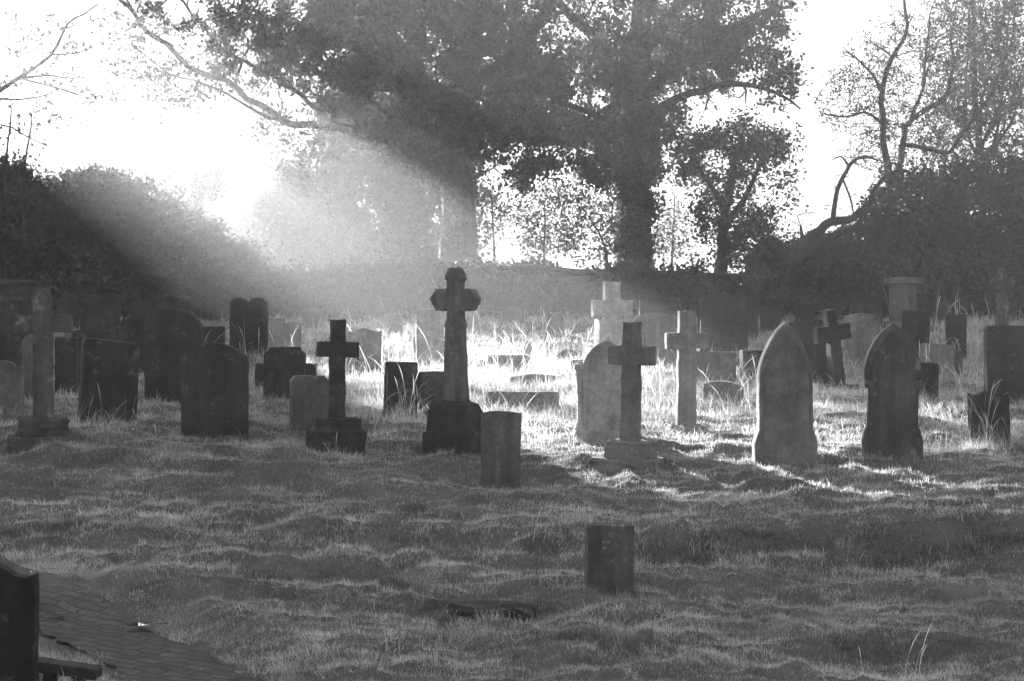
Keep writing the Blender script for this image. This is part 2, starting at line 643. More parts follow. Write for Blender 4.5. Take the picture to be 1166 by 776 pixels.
def shape(kind, w, h, s=-.15, p=None):
    """closed outline from lower left, clockwise as seen from the front is not required"""
    a = w / 2
    if kind == 'flat':
        c = .015
        top = [(a, h - c), (a - c, h), (-a + c, h), (-a, h - c)]
    elif kind == 'slope':            # p: height lost at the right
        c = .03
        top = [(a, h - p - c), (a - c, h - p), (-a + c, h), (-a, h - c)]
    elif kind == 'camber':
        r = p or .03
        top = [(a * (1 - 2 * k / 10), h - r * ((1 - 2 * k / 10) ** 2)) for k in range(11)]
    elif kind == 'round':            # p: rise of the arch
        r = p or a
        top = [(a * math.cos(math.pi * k / 16), h - r + r * math.sin(math.pi * k / 16)) for k in range(17)]
    elif kind == 'segment':          # flat segmental arch
        r = p
        top = []
        R = (a * a + r * r) / (2 * r)
        th = math.asin(min(1, a / R))
        for k in range(13):
            q_ = th - 2 * th * k / 12
            top.append((R * math.sin(q_), h - R + R * math.cos(q_)))
    elif kind == 'gothic':           # p: rise of the pointed arch
        r = p
        R = (a * a + r * r) / (2 * a)
        th = math.degrees(math.asin(min(1, r / R)))
        if r > R:
            th = 90
        rt = [(a - R + R * math.cos(math.radians(th * k / 12)), h - r + R * math.sin(math.radians(th * k / 12))) for k in range(13)]
        top = rt + [(-x_, z_) for x_, z_ in reversed(rt[:-1])]
    elif kind == 'chamfer':
        c = p or .06
        top = [(a, h - c), (a - c, h), (-a + c, h), (-a, h - c)]
    elif kind == 'scoop':            # concave corners
        c = p or .06
        top = [(a, h - c)] + [(a - c * math.sin(math.pi / 2 * k / 5), h - c * math.cos(math.pi / 2 * k / 5)) for k in range(6)]
        top = [(a, h - c), (a - c * .5, h - c * .8), (a - c * .85, h - c * .4), (a - c, h)]
        top = top + [(-x_, z_) for x_, z_ in reversed(top)]
    elif kind == 'shoulder':         # raised middle with small square shoulders
        c = p or .08
        top = [(a, h - c), (a * .62, h - c)] + [(a * .62 * math.cos(math.pi * k / 8), h - c * .9 + c * .9 * math.sin(math.pi * k / 8)) for k in range(9)] + [(-a * .62, h - c), (-a, h - c)]
    elif kind == 'ogee':
        c = p or .08
        top = []
        for k in range(21):
            u = 1 - 2 * k / 20
            q_ = abs(u)
            z_ = h - c * sstep(0.0, .72, q_) + .02 * sstep(.78, 1, q_)
            top.append((a * u, float(z_)))
    elif kind == 'double':
        c = p or .05
        top = []
        for k in range(25):
            u = 1 - 2 * k / 24
            top.append((a * u, h - c * (1 - abs(math.sin(math.pi * u))) ** 1.3))
    elif kind == 'step':             # one corner cut out, left taller
        c = p or .1
        top = [(a, h - c), (a * .1, h - c), (a * .1, h), (-a, h)]
    else:
        top = [(a, h), (-a, h)]
    return [(-a, s), (a, s)] + top


def px_frame(x0, x1, ytop, d):
    xc = .5 * (x0 + x1)
    p = P(xc, ytop, d)
    w = (x1 - x0) / F * d
    g = h1(p[0], d)
    return p[0], d, g, w, p[2] - g


GRP = "headstones of the old graveyard"


def headstone(x0, x1, ytop, d, kind, label, mat=None, t=.11, yaw=0, tilt=0, lean=0, p=None, inset=None, cat="headstone", name="headstone", bevel=.012, extra=None):
    X, Y, g, w, h = px_frame(x0, x1, ytop, d)
    h = max(h, .12)
    yr = math.radians(yaw)
    ww = max(.08, (w - t * abs(math.sin(yr))) / max(.3, math.cos(yr)))
    sd = int(abs(x0 * 13 + ytop * 7)) % 100000
    me = prism(shape(kind, ww, h, -.22, p), t, bevel, inset, sd)
    rot = (math.radians(tilt), math.radians(lean), yr)
    o = link(name, me, mat or M_MID)
    o.location = (X, Y, g)
    o.rotation_euler = rot
    tag(o, label, cat, GRP)
    STONES.append((X, Y, w / 2, t / 2 + .02))
    return o


def cross_outline(w, h, shaft, arm_t, arm_z, taper=.0, s=-.05):
    a = shaft / 2
    b = a * (1 + taper)
    return [(-b, s), (b, s), (a, arm_z), (w / 2, arm_z), (w / 2, arm_z + arm_t), (a * .97, arm_z + arm_t), (a * .95, h), (-a * .95, h), (-a * .97, arm_z + arm_t), (-w / 2, arm_z + arm_t), (-w / 2, arm_z), (-a, arm_z)]


def latin_cross(xl, xr, ytop, yarm0, yarm1, sx0, sx1, d, ybase, label, mat, t, yaw=0, lean=0, tilt=0, bases=(), taper=.08, chips=.004):
    """bases: (px width, top row, bottom row, depth m, dx px)"""
    X, Y, g, w, h = px_frame(xl, xr, ytop, d)
    X = ((sx0 + sx1) / 2 - CX) / F * d
    g = h1(X, d)
    yr = math.radians(yaw)
    sc = d / F
    root = empty("stone_cross", (X, Y, g), (math.radians(tilt), math.radians(lean), yr))
    tag(root, label, "cross", "stone crosses of the old graveyard")
    zt = EYE - (ytop - HY) * sc - g
    za1 = EYE - (yarm0 - HY) * sc - g
    za0 = EYE - (yarm1 - HY) * sc - g
    zb = EYE - (ybase - HY) * sc - g
    cw = math.cos(yr)
    W = (w - t * abs(math.sin(yr))) / cw
    sw = max(.07, ((sx1 - sx0) * sc - t * abs(math.sin(yr))) / cw)
    me = prism(cross_outline(W, zt, sw, za1 - za0, za0, taper, zb - .02), t, .016, None, int(ytop * 31 + xl), chips)
    link("cross_shaft", me, mat, root)
    mw = W / 2
    for i, (bw_, y0_, y1_, dp, dx) in enumerate(bases):
        z1 = EYE - (y0_ - HY) * sc - g
        z0 = EYE - (y1_ - HY) * sc - g
        if i == len(bases) - 1:
            z0 = min(z0, -.12)
        me = block(bw_ * sc, dp, z1 - z0, z0, .018, .03, int(xl + i * 91), .004, dx * sc, 0)
        link("plinth" if i == 0 else "step", me, mat, root)
        mw = max(mw * .6, bw_ * sc / 2)
    STONES.append((X, Y, mw, .2))
    return root


# ---- front and middle rows, left to right
latin_cross(15, 84, 328, 359, 379, 37, 63, 20.5, 475,
            "tall plain stone cross on a stepped block, leftmost in the front row", M_GREY, .15, 14, -.6, 0,
            [(57, 475, 497, .42, -1), (76, 496, 514, .58, -3)], .04)
headstone(-22, 27, 411, 23.5, 'shoulder', "low grey headstone with square shoulders cut by the left edge", M_MID, .1, -4, p=.07)
headstone(89, 154, 385, 22, 'slope', "leaning dark slab with a sloping top and pale left edge near the far left cross", M_DARK, .14, 24, 3, 2, p=.05)
headstone(165, 233, 352, 26, 'segment', "large black round-topped headstone, tallest one left of the plain dark cross", M_DARK, .13, -6, 0, -1, p=.22)
headstone(206, 283, 391, 21, 'segment', "broad dark headstone with a low arched top standing in front of the tall black one", M_DARK, .13, -5, 0, 0, p=.14)
headstone(300, 347, 395, 25, 'scoop', "dark headstone with cut-in top corners left of the plain dark cross", M_DARK, .12, 0, 0, 1, p=.07)
headstone(291, 360, 414, 27.5, 'flat', "low wide dark block showing at both sides behind the cut-cornered headstone", M_DARK, .2, 0)
headstone(329, 375, 428, 21.8, 'chamfer', "small grey headstone with chamfered corners tucked behind the plain dark cross", M_MID, .16, 16, 0, 0, p=.05)


def dark_cross():
    d = 20.8
    root = latin_cross(360, 410, 364, 389, 407, 372, 392.5, d, 476,
                       "plain dark stone cross set on a rough lumpy boulder base", M_DARK, .15, 13, 1, 0, [], .06)
    sc = d / F
    X = (381.5 - CX) * sc
    g = h1(X, d)
    z = lambda y: EYE - (y - HY) * sc - g
    bm = bmesh.new()
    bmesh.ops.create_cube(bm, size=1)
    bmesh.ops.subdivide_edges(bm, edges=bm.edges[:], cuts=11, use_grid_fill=True)
    h = z(476) + .15
    for v_ in bm.verts:
        s = .86 if v_.co.z > .3 else 1.0
        x_, y_, z_ = v_.co
        rr = 1 - .10 * (abs(x_) * 2) ** 4 * (abs(y_) * 2) ** 4
        n = fbm(np.array([x_ * 5 + z_ * 3]), np.array([y_ * 5 + z_ * 4]), 91, 2)[0] - .5
        k = (1 + n * .16) * rr
        v_.co = Vector((x_ * .58 * s * k, y_ * .5 * s * k, (z_ + .5) * h * (1 + n * .07) - .15))
    me = bpy.data.meshes.new("boulder")
    bm.to_mesh(me)
    bm.free()
    o = link("rough_base", me, M_DARK, root)
    STONES.append((X, d, .32, .3))


dark_cross()
headstone(436, 475.5, 412, 24, 'flat', "upright dark rectangular slab left of the ornate cross", M_DARK, .14, 8, 0, 1)
headstone(474, 512, 423, 24.4, 'flat', "lower dark slab butting the upright one just behind the ornate cross", M_DARK, .13, 3, 0, 0)


def ornate(xc, ytop, yshaft_bot, ybot, d, sc_k, label, mat, yaw, full=True):
    """cross with chamfered shaft and pointed lobed arms"""
    sc = d / F
    X = (xc - CX) * sc
    g = h1(X, d)
    root = empty("ornate_cross", (X, d, g), (0, 0, math.radians(yaw)))
    tag(root, label, "cross", "stone crosses of the old graveyard")
    z = lambda y: EYE - (y - HY) * sc - g
    k = sc_k
    zt = z(ytop)
    zc = zt - .345 * k               # centre of the arms
    # half outline (u, v) from the top centre down the right side
    half = [(.045, .345), (.095, .245), (.095, .225), (.072, .195), (.07, .12), (.085, .095),
            (.10, .125), (.195, .12), (.265, .02), (.265, -.005), (.20, -.115), (.10, -.12), (.082, -.09),
            (.07, -.14), (.07, -.195), (.10, -.265), (.10, -.285)]
    half = [(u * k, zc + v_ * k) for u, v_ in half]
    zb = z(yshaft_bot)
    half += [(.088 * k, zc - .30 * k), (.122 * k, zb - .02)]
    out = half + [(-u, v_) for u, v_ in reversed(half)]
    me = prism(out, .17 * k, .022 * k, None, int(xc), .002, .03)
    link("cross_shaft", me, mat, root)
    # moulded ridge down the face of the shaft and across the head
    rid = [(.026 * k, zc + .26 * k), (.03 * k, zb), (-.03 * k, zb), (-.026 * k, zc + .26 * k)]
    link("face_moulding", prism(rid, .195 * k, .014 * k, None, 8, .001, .2), mat, root)
    if full:
        # sloping weathered plinth
        bm = bmesh.new()
        prof = [(-.15, .275, .26), (z(492), .265, .25), (z(490), .235, .215), (z(469), .23, .21), (z(461), .19, .17), (z(458), .13, .12), (z(456), .12, .11)]
        rings = []
        r = np.random.default_rng(2)
        for (zz, hx, hy) in prof:
            ring = []
            for (sx, sy) in ((-1, -1), (1, -1), (1, 1), (-1, 1)):
                for q_ in range(6):
                    nxt = {(-1, -1): (1, -1), (1, -1): (1, 1), (1, 1): (-1, 1), (-1, 1): (-1, -1)}[(sx, sy)]
                    u = q_ / 6
                    px_ = (sx * (1 - u) + nxt[0] * u) * hx
                    py_ = (sy * (1 - u) + nxt[1] * u) * hy
                    ring.append(bm.verts.new((px_ + r.normal(0, .006), py_ + r.normal(0, .006), zz + r.normal(0, .004))))
            rings.append(ring)
        for a_, b_ in zip(rings[:-1], rings[1:]):
            n = len(a_)
            for i in range(n):
                bm.faces.new((a_[i], a_[(i + 1) % n], b_[(i + 1) % n], b_[i]))
        bm.faces.new(rings[-1])
        me = bpy.data.meshes.new("plinth")
        bm.to_mesh(me)
        bm.free()
        link("plinth", me, M_DARK, root)
        STONES.append((X, d, .31, .29))
    else:
        link("plinth", block(.42, .4, z(ybot) + .2, -.2, .02, .08, 31), mat, root)
        STONES.append((X, d, .25, .22))
    return root


ornate(519, 305, 460, 518, 21.2, 1.0, "tall ornate cross with pointed lobed arms on a sloping plinth, the tallest monument", M_MID, -24)
headstone(547, 592.5, 468.5, 19.2, 'camber', "small plain headstone with a slightly curved top standing in front of the ornate cross", M_MID, .09, -3, 0, .8, p=.018)
headstone(666, 722, 597, 15, 'flat', "squat square mottled stone alone in the foreground turf", M_MOTTLE, .15, 6, 0, 0, bevel=.016)


def column_gothic():
    d = 21.5
    sc = d / F
    X = (690 - CX) * sc
    g = h1(X, d)
    root = empty("headstone", (X, d, g), (0, 0, math.radians(-6)))
    tag(root, "arched headstone with carved side columns half hidden behind a plain cross", "headstone", GRP)
    z = lambda y: EYE - (y - HY) * sc - g
    w = 52 * sc
    h = z(387)
    link("slab", prism(shape('gothic', w, h, -.2, .34), .14, .014, None, 61), M_PALE, root)
    link("raised_panel", prism(shape('gothic', w * .74, h - .07, -.2, .27), .165, .012, None, 62), M_PALE, root)
    for s in (-1, 1):
        u = s * 29 * sc
        r_ = np.random.default_rng(5)
        bm = bmesh.new()
        zc = z(420)
        prof = [(-.2, .075), (z(489), .075), (z(485), .052), (z(482), .052), (z(479), .035), (z(449), .033), (z(446), .044), (z(444), .036), (zc - .02, .055), (zc, .072), (zc + .05, .07), (zc + .055, .03), (zc + .08, .028)]
        rings = []
        for zz, rr in prof:
            rings.append([bm.verts.new((u + rr * math.cos(2 * math.pi * k / 10), -.03 + rr * math.sin(2 * math.pi * k / 10), zz)) for k in range(10)])
        for a_, b_ in zip(rings[:-1], rings[1:]):
            for i in range(10):
                bm.faces.new((a_[i], a_[(i + 1) % 10], b_[(i + 1) % 10], b_[i]))
        bm.faces.new(rings[-1])
        me = bpy.data.meshes.new("column")
        bm.to_mesh(me)
        bm.free()
        link("side_column", me, M_PALE, root)
    link("plinth", block(72 * sc, .26, z(490) + .2, -.2, .02, .05, 12), M_PALE, root)
    STONES.append((X, d, .34, .15))


column_gothic()
latin_cross(689.5, 745, 367, 394, 415.5, 705, 729.5, 20, 503,
            "plain stone cross on a block and step in front of the columned headstone", M_SMOOTH, .16, -20, 1.0, 0,
            [(50, 502, 526, .38, 2), (76, 521, 536, .55, -2)], .06)
latin_cross(755.5, 805.5, 354.5, 379, 397, 770, 792, 23, 485,
            "slender stone cross on a small block, the one nearer the pointed headstones", M_STONE, .13, 8, .5, 0,
            [(44, 484, 500, .36, 0)], .12)


def gothic(x0, x1, ytop, ysh, ybase, d, label, mat, yaw, tops, shoulder=False):
    """pointed headstone flaring into a wider foot"""
    sc = d / F
    X = (.5 * (x0 + x1) - CX) * sc
    g = h1(X, d)
    root = empty("headstone", (X, d, g), (0, 0, math.radians(yaw)))
    tag(root, label, "headstone", GRP)
    z = lambda y: EYE - (y - HY) * sc - g
    W = (x1 - x0) * sc / 2
    t = .17
    ww = tops / 2 * sc
    h = z(ytop)
    top = shape('gothic', ww * 2, h, -.2, h - z(ysh))[2:]
    zf1, zf0 = z(ybase - 42), z(ybase - 26)
    if shoulder:
        o = [(-W, -.2), (W, -.2), (W, zf0), (W * .9, zf1 - .02), (W * .84, zf1), (W * .84, z(ysh) - .05), (ww, z(ysh) - .03)] + top + [(-ww, z(ysh) - .03), (-W * .84, z(ysh) - .05), (-W * .84, zf1), (-W * .9, zf1 - .02), (-W, zf0)]
    else:
        o = [(-W, -.2), (W, -.2), (W, zf0), (W * .95, zf0 + .05), (ww * 1.0, zf1)] + top + [(-ww * 1.0, zf1), (-W * .95, zf0 + .05), (-W, zf0)]
    o = [(u * .97, v_) for u, v_ in o]
    link("slab", prism(o, t, .022, None, int(x0), .0025), mat, root)
    if not shoulder:
        link("raised_panel", prism(shape('gothic', ww * 1.62, h - .075, -.2, (h - z(ysh)) * .92), t + .024, .012, None, int(x0) + 3, .002), mat, root)
    if shoulder:
        inner = shape('gothic', ww * 1.55, h - .09, -.2, (h - z(ysh)) * .93)
        link("raised_panel", prism(inner, t + .05, .018, None, int(x0) + 3, .002), mat, root)
        for s in (-1, 1):
            link("capital", block(.085, t + .06, .075, z(ysh) - .12, .014, .05, int(x0) + s, .003, s * W * .80, 0), mat, root)
    STONES.append((X, d, W, t / 2 + .03))
    return root


gothic(856, 931, 366.5, 436, 530, 20, "smooth pointed headstone with a wider foot, left of the two tall pointed ones", M_SMOOTH, 4, 64)
gothic(981.5, 1051, 367, 428, 528, 20.2, "dark pointed headstone with stepped shoulders, right of the two tall pointed ones", M_GREY, -5, 67, True)


def leaning():
    latin_cross(930, 974.5, 352, 370, 388, 948, 964, 30, 441,
                "leaning cross tilted to the left between the two tall pointed headstones", M_DARK, .17, 18, -8, 0, [(32, 440, 450, .45, 2)], .1, .006)


leaning()
headstone(899, 947, 366, 31.5, 'slope', "low dark slab just behind the left arm of the leaning cross", M_DARK, .15, 5, 0, -2, p=-.02)
headstone(1103, 1150, 444, 21.6, 'ogee', "small dark headstone with a curved top overgrown by dry grass at far right", M_DARK, .1, 3, 0, -1, p=.05)
headstone(1122, 1186, 371, 26, 'scoop', "broad dark monument slab cut by the right edge behind the small overgrown headstone", M_DARK, .2, 0, 0, 0, p=.05)
ornate(1141, 305, 372, 400, 31, .74, "slim pointed-arm cross rising behind the broad monument at far right", M_GREY, 12, False)

# ---- rows behind, left part
for a in [
    (-12, 37, 345, 28, 'slope', "dark broad slab with a rising top edge behind the far left cross", M_DARK, .14, 0, 0, 0, -.06),
    (25, 50, 380, 25, 'round', "narrow round-topped grey stone half hidden behind the far left cross", M_MID, .12, 6, 0, 0, .12),
    (64, 88, 384, 26.5, 'flat', "narrow upright dark stone between the far left cross and the leaning slab", M_DARK, .2, 0, 0, 0, None),
    (83, 127, 375, 27.5, 'segment', "wide dark headstone behind the leaning slab, its flat top edge catching light", M_DARK, .12, 0, 0, 0, .025),
    (92, 137, 336, 35, 'flat', "tall black stone in the far left row under the evergreens", M_DARK, .2, 4, 0, 0, None),
    (122, 142, 383, 25.5, 'flat', "slim dark stone wedged between the leaning slab and the tall black round one", M_DARK, .12, -6, 0, 0, None),
    (138, 170, 364, 29.5, 'slope', "dark stone with a lit sloping top directly left of the tall black round headstone", M_DARK, .14, 0, 0, 0, -.04),
    (177, 218, 337, 38, 'segment', "far dark headstone seen over the top of the tall black round one", M_DARK, .15, 0, 0, 0, .12),
    (262, 305, 339, 31, 'double', "dark twin-humped headstone in the shade behind the broad arched one", M_DARK, .14, 0, 0, 0, .07),
    (305, 324, 362, 36, 'flat', "pale narrow far stone left of the plain dark cross, first of a hazy pair", M_MID, .14, 0, 0, 0, None),
    (324, 343, 367, 37, 'camber', "hazy far stone close to the left arm of the plain dark cross", M_MID, .14, 0, 0, 0, .03),
    (232, 256, 372, 33, 'flat', "short far stone in shade right of the tall black round headstone", M_DARK, .14, 0, 0, 0, None),
    # centre, in the beam
    (394, 435, 374, 33, 'ogee', "sunlit hazy headstone with curved shoulders right of the plain dark cross", M_MID, .13, 4, 0, 0, .05),
    (546, 557, 410, 33.5, 'flat', "small low end stone left of the sunlit block behind the ornate cross", M_MID, .25, 0, 0, 0, None),
    (556, 597, 404, 33.2, 'flat', "low sunlit tomb block in bright grass right of the ornate cross shaft", M_MID, .5, 0, 0, 0, None),
    (581, 643, 426, 29.5, 'segment', "wide low rounded stone, the farther of two low slabs in bright grass", M_MID, .22, 0, 0, 0, .05),
    (553, 637, 446, 26.5, 'chamfer', "wide low slab nearest the small curved-top headstone in bright grass", M_MID, .16, -4, 0, 0, .03),
    (634, 658, 398, 36, 'round', "faint rounded stone in the mist left of the far hazy cross", M_MID, .14, 0, 0, 0, .1),
    (650, 672, 410, 33, 'flat', "faint square stone in bright grass at the foot of the far hazy cross", M_MID, .18, 0, 0, 0, None),
    # centre right
    (722, 772, 356, 34, 'segment', "large pale round-shouldered slab in haze between the two plain crosses", M_STONE, .16, 0, 0, 0, .1),
    (728, 762, 341, 41, 'flat', "far dark slab against the wall above the hazy round-shouldered one", M_DARK, .2, 0, 0, 0, None),
    (795, 863, 333, 40, 'double', "far wide twin-humped headstone against the boundary wall", M_DARK, .2, 0, 0, 0, .1),
    (797, 851, 363, 34, 'camber', "wide dark headstone below the far twin-humped one", M_DARK, .16, 0, 0, 1, .03),
    (788, 837, 401, 31, 'flat', "low flat-topped stone right of the slender cross", M_MID, .3, 0, 0, 0, None),
    (843, 874, 399, 31.5, 'flat', "low dark block with a thin top ledge left of the smooth pointed headstone", M_DARK, .3, 4, 0, 0, None),
    (800, 846, 434, 27, 'segment', "small leaning round-topped stone sunk in bright grass right of the slender cross", M_MID, .14, -18, 0, 3, .06),
    # right
    (962, 1002, 357, 35, 'segment', "grey hazy headstone just right of the leaning cross head", M_STONE, .14, 0, 0, 0, .06),
    (968, 1004, 338, 42, 'double', "far dark stone near the wall above the grey hazy headstone", M_DARK, .14, 0, 0, 0, .08),
    (1028, 1058, 354, 36, 'flat', "dark slab at the foot of the fluted pedestal monument", M_DARK, .16, 0, 0, 0, None),
    (1078, 1099, 358, 36, 'flat', "small black block among bright tall grass on the right bank", M_DARK, .25, 0, 0, 0, None),
    (1046, 1086, 392, 29.5, 'slope', "grey wedge-shaped broken slab right of the dark pointed headstone", M_STONE, .16, -10, -6, 2, .01),
    (1074, 1093, 399, 29.8, 'flat', "narrow stub of stone beside the grey wedge-shaped slab", M_MID, .2, 0, 0, 4, None),
    (1040, 1067, 413, 27, 'flat', "low black block just behind the right shoulder of the dark pointed headstone", M_DARK, .25, 0, 0, 0, None),
    # the farthest row against the wall
    (345, 362, 352, 42, 'flat', "misty far stone against the wall above the left arm of the plain dark cross", M_MID, .14, 0, 0, 0, None),
    (437, 459, 357, 41, 'camber', "misty stone between the curved-shoulder headstone and the hazy arched tablet", M_MID, .14, 0, 0, 0, .04),
    (528, 546, 352, 42, 'flat', "narrow misty stone by the wall just right of the ornate cross head", M_MID, .14, 0, 0, 0, None),
    (571, 594, 348, 43, 'round', "round misty stone by the wall above the small bright urn", M_MID, .14, 0, 0, 0, .18),
    (618, 641, 356, 41, 'double', "low misty twin-topped stone left of the far pale cross", M_MID, .14, 0, 0, 0, .06),
    (866, 889, 349, 42, 'flat', "dark far stone close to the foot of the leaning tree", M_DARK, .16, 0, 0, 0, None),
    (906, 926, 344, 43, 'segment', "narrow dark stone by the wall above the slab left of the leaning cross", M_DARK, .14, 0, 0, 0, .08),
    (150, 173, 343, 41, 'flat', "square dark stone by the wall above the lit sloping-topped stone", M_DARK, .14, 0, 0, 0, None),
    (66, 90, 337, 42, 'segment', "dark arched stone by the wall right of the far left cross head", M_DARK, .14, 0, 0, 0, .1),
    (1062, 1083, 344, 42, 'flat', "dark upright stone by the wall right of the square pedestal monument", M_DARK, .16, 0, 0, 0, None),
]:
    (x0, x1, yt, d, kd, lb, mt, th, yw, tl, ln, pp) = a
    headstone(x0, x1, yt, d, kd, lb, mt, th, yw, tl, ln, pp)


def hazy_monument():
    d = 36.0
    sc = d / F
    X = (490 - CX) * sc
    g = h1(X, d)
    root = empty("headstone", (X, d, g))
    tag(root, "tall hazy tablet with an arched panel left of the ornate cross shaft", "headstone", GRP)
    z = lambda y: EYE - (y - HY) * sc - g
    link("slab", prism(shape('flat', 31 * sc, z(352), -.2), .22, .014, None, 71), M_STONE, root)
    me = prism(shape('round', 20 * sc, z(366), z(412), 10 * sc), .05, .01, None, 72, y0=-.14)
    link("arched_panel", me, M_STONE, root)
    link("plinth", block(38 * sc, .4, z(383) + .2, -.2, .02, .0, 73), M_STONE, root)
    STONES.append((X, d, .3, .2))


hazy_monument()
latin_cross(672.5, 720.5, 321, 342, 361, 686, 707, 36, 366,
            "far pale cross fading into the mist above the arched headstone", M_PALE, .22, 10, 0, 0,
            [(36, 364, 398, .45, 0), (56, 396, 425, .7, 0)], .05)


def urn():
    d = 34
    sc = d / F
    X = (601 - CX) * sc
    g = h1(X, d)
    root = empty("urn_monument", (X, d, g))
    tag(root, "small bright urn on a thin pedestal in the sunlit grass", "monument", GRP)
    z = lambda y: EYE - (y - HY) * sc - g
    bm = bmesh.new()
    prof = [(z(404), .03), (z(402), .05), (z(399), .075), (z(395), .08), (z(393), .05), (z(391), .055), (z(388), .015)]
    rings = [[bm.verts.new((rr * math.cos(2 * math.pi * k / 12), rr * math.sin(2 * math.pi * k / 12), zz)) for k in range(12)] for zz, rr in prof]
    for a_, b_ in zip(rings[:-1], rings[1:]):
        for i in range(12):
            bm.faces.new((a_[i], a_[(i + 1) % 12], b_[(i + 1) % 12], b_[i]))
    bm.faces.new(rings[-1])
    me = bpy.data.meshes.new("urn")
    bm.to_mesh(me)
    bm.free()
    link("urn", me, M_PALE, root)
    link("pedestal", block(.16, .16, z(404) + .2, -.2, .012, .1, 44), M_PALE, root)
    STONES.append((X, d, .1, .1))


urn()


def pedestal():
    d = 38.0
    sc = d / F
    X = (1028 - CX) * sc
    g = h1(X, d)
    root = empty("pedestal_monument", (X, d, g))
    tag(root, "tall square pedestal monument with a flat overhanging cap near the right wall", "monument", GRP)
    z = lambda y: EYE - (y - HY) * sc - g
    link("shaft", block(26 * sc, .45, z(323) + .2, -.2, .03, .0, 81), M_MID, root)
    link("cap", block(37 * sc, .62, z(316.5) - z(323.5), z(323.5), .02, .02, 82), M_MID, root)
    link("plinth", block(38 * sc, .66, z(366) + .2, -.2, .02, .02, 83), M_MID, root)
    STONES.append((X, d, .35, .35))


pedestal()

# ---- foreground pieces
headstone(-52, 43, 641, 10.6, 'ogee', "near black headstone with a flowing curved top in the bottom left corner", M_BLACK, .1, -3, 0, 0, p=.075)


def kerb_rail():
    d = 11.1
    sc = d / F
    X = (74 - CX) * sc
    g = h1(X, d)
    root = empty("kerb_rail", (X, d, g), (0, math.radians(6), math.radians(-6)))
    tag(root, "low dark stone grave rail on a foot beside the near black headstone", "grave kerb")
    z = lambda y: EYE - (y - HY) * sc - g
    link("rail", block(74 * sc, .13, 13 * sc, z(768), .014, 0, 21, .002), M_DARK, root)
    for u in (-.09, .07):
        link("foot", block(.06, .09, z(768) + .15, -.14, .008, 0, 22, .002, u, 0), M_DARK, root)
    STONES.append((X, d, .18, .08))


kerb_rail()


def ledger():
    d = 14.35
    sc = d / F
    X = (548 - CX) * sc
    g = h1(X, d)
    o = link("ledger_stone", block(128 * sc, .42, .30, -.12, .03, .06, 17, .012), M_DARK)
    o.location = (X, d, g + .01)
    o.rotation_euler = (math.radians(2), math.radians(.8), math.radians(-3))
    tag(o, "low sunken ledger stone with a dark front edge half buried in the foreground turf", "grave slab")
    STONES.append((X, d, .42, .2))


ledger()

# ------------------------------------------------------------------ boundary wall
def boundary_wall():
    root = empty("boundary_wall", (0, 46.5, 1.1))
    tag(root, "long dark rubble stone boundary wall with a coping along the back of the graveyard", "wall")
    pts = [(-14.5, 44.0, 2.05), (-9.6, 45, 2.13), (-4, 46, 2.38), (-.8, 46.5, 2.5), (3.2, 46.8, 2.37), (8, 47, 2.25), (14.5, 47.5, 2.2)]
    pa = np.array(pts)
    tt = np.linspace(0, 1, 70)
    s = np.linspace(0, 1, len(pa))
    X = np.interp(tt, s, pa[:, 0])
    Y = np.interp(tt, s, pa[:, 1])
    Z = np.interp(tt, s, pa[:, 2]) + (fbm(tt * 25, tt * 0, 3, 2) - .5) * .10
    def strip(name, hw, zlo, zhi, mat):
        v = []
        for i in range(len(tt)):
            for (oy, zz) in ((-hw, zlo[i]), (-hw, zhi[i]), (hw, zhi[i]), (hw, zlo[i])):
                v.append((X[i], Y[i] - 46.5 + oy, zz - 1.1))
        f = []
        for i in range(len(tt) - 1):
            for k in range(4):
                f += [i * 4 + k, (i + 1) * 4 + k, (i + 1) * 4 + (k + 1) % 4, i * 4 + (k + 1) % 4]
        link(name, np_mesh(name, np.array(v), np.array(f), 4), mat, root)
    strip("wall_body", .22, np.full(70, .6), Z - .12, M_WALL)
    strip("coping", .28, Z - .12, Z, M_WALL)
    r = np.random.default_rng(77)
    n = 26000
    u = r.uniform(0, 1, n)
    px_ = np.interp(u, tt, X)
    hang = fbm(px_ * .6, px_ * 0 + 9, 88, 3)
    keep_ = hang > r.uniform(.38, .62, n)
    u, px_, hang = u[keep_], px_[keep_], hang[keep_]
    n = len(u)
    c = np.stack([px_ + r.normal(0, .05, n), np.interp(u, tt, Y) - .3 + np.abs(r.normal(0, .12, n)) * r.choice([-1, 2.2], n), np.interp(u, tt, Z) + .08 - np.abs(r.normal(0, .42, n)) * (hang - .2) * 2.2 + r.normal(0, .05, n)], -1) - np.array([0, 46.5, 1.1])
    a = r.normal(0, 1, (n, 3))
    a /= np.linalg.norm(a, axis=1)[:, None]
    b = np.cross(a, r.normal(0, 1, (n, 3)))
    b /= np.linalg.norm(b, axis=1)[:, None]
    sz = .1 * r.uniform(.6, 1.3, n)[:, None]
    V = np.stack([c - a * sz * .5, c + b * sz * .4, c + a * sz * .5, c - b * sz * .4], 1).reshape(-1, 3)
    link("ivy", np_mesh("ivy", V, np.arange(n * 4), 4, False, np.repeat(r.uniform(0, 1, n), 4)), M_EVER, root)


boundary_wall()

# ------------------------------------------------------------------ trees


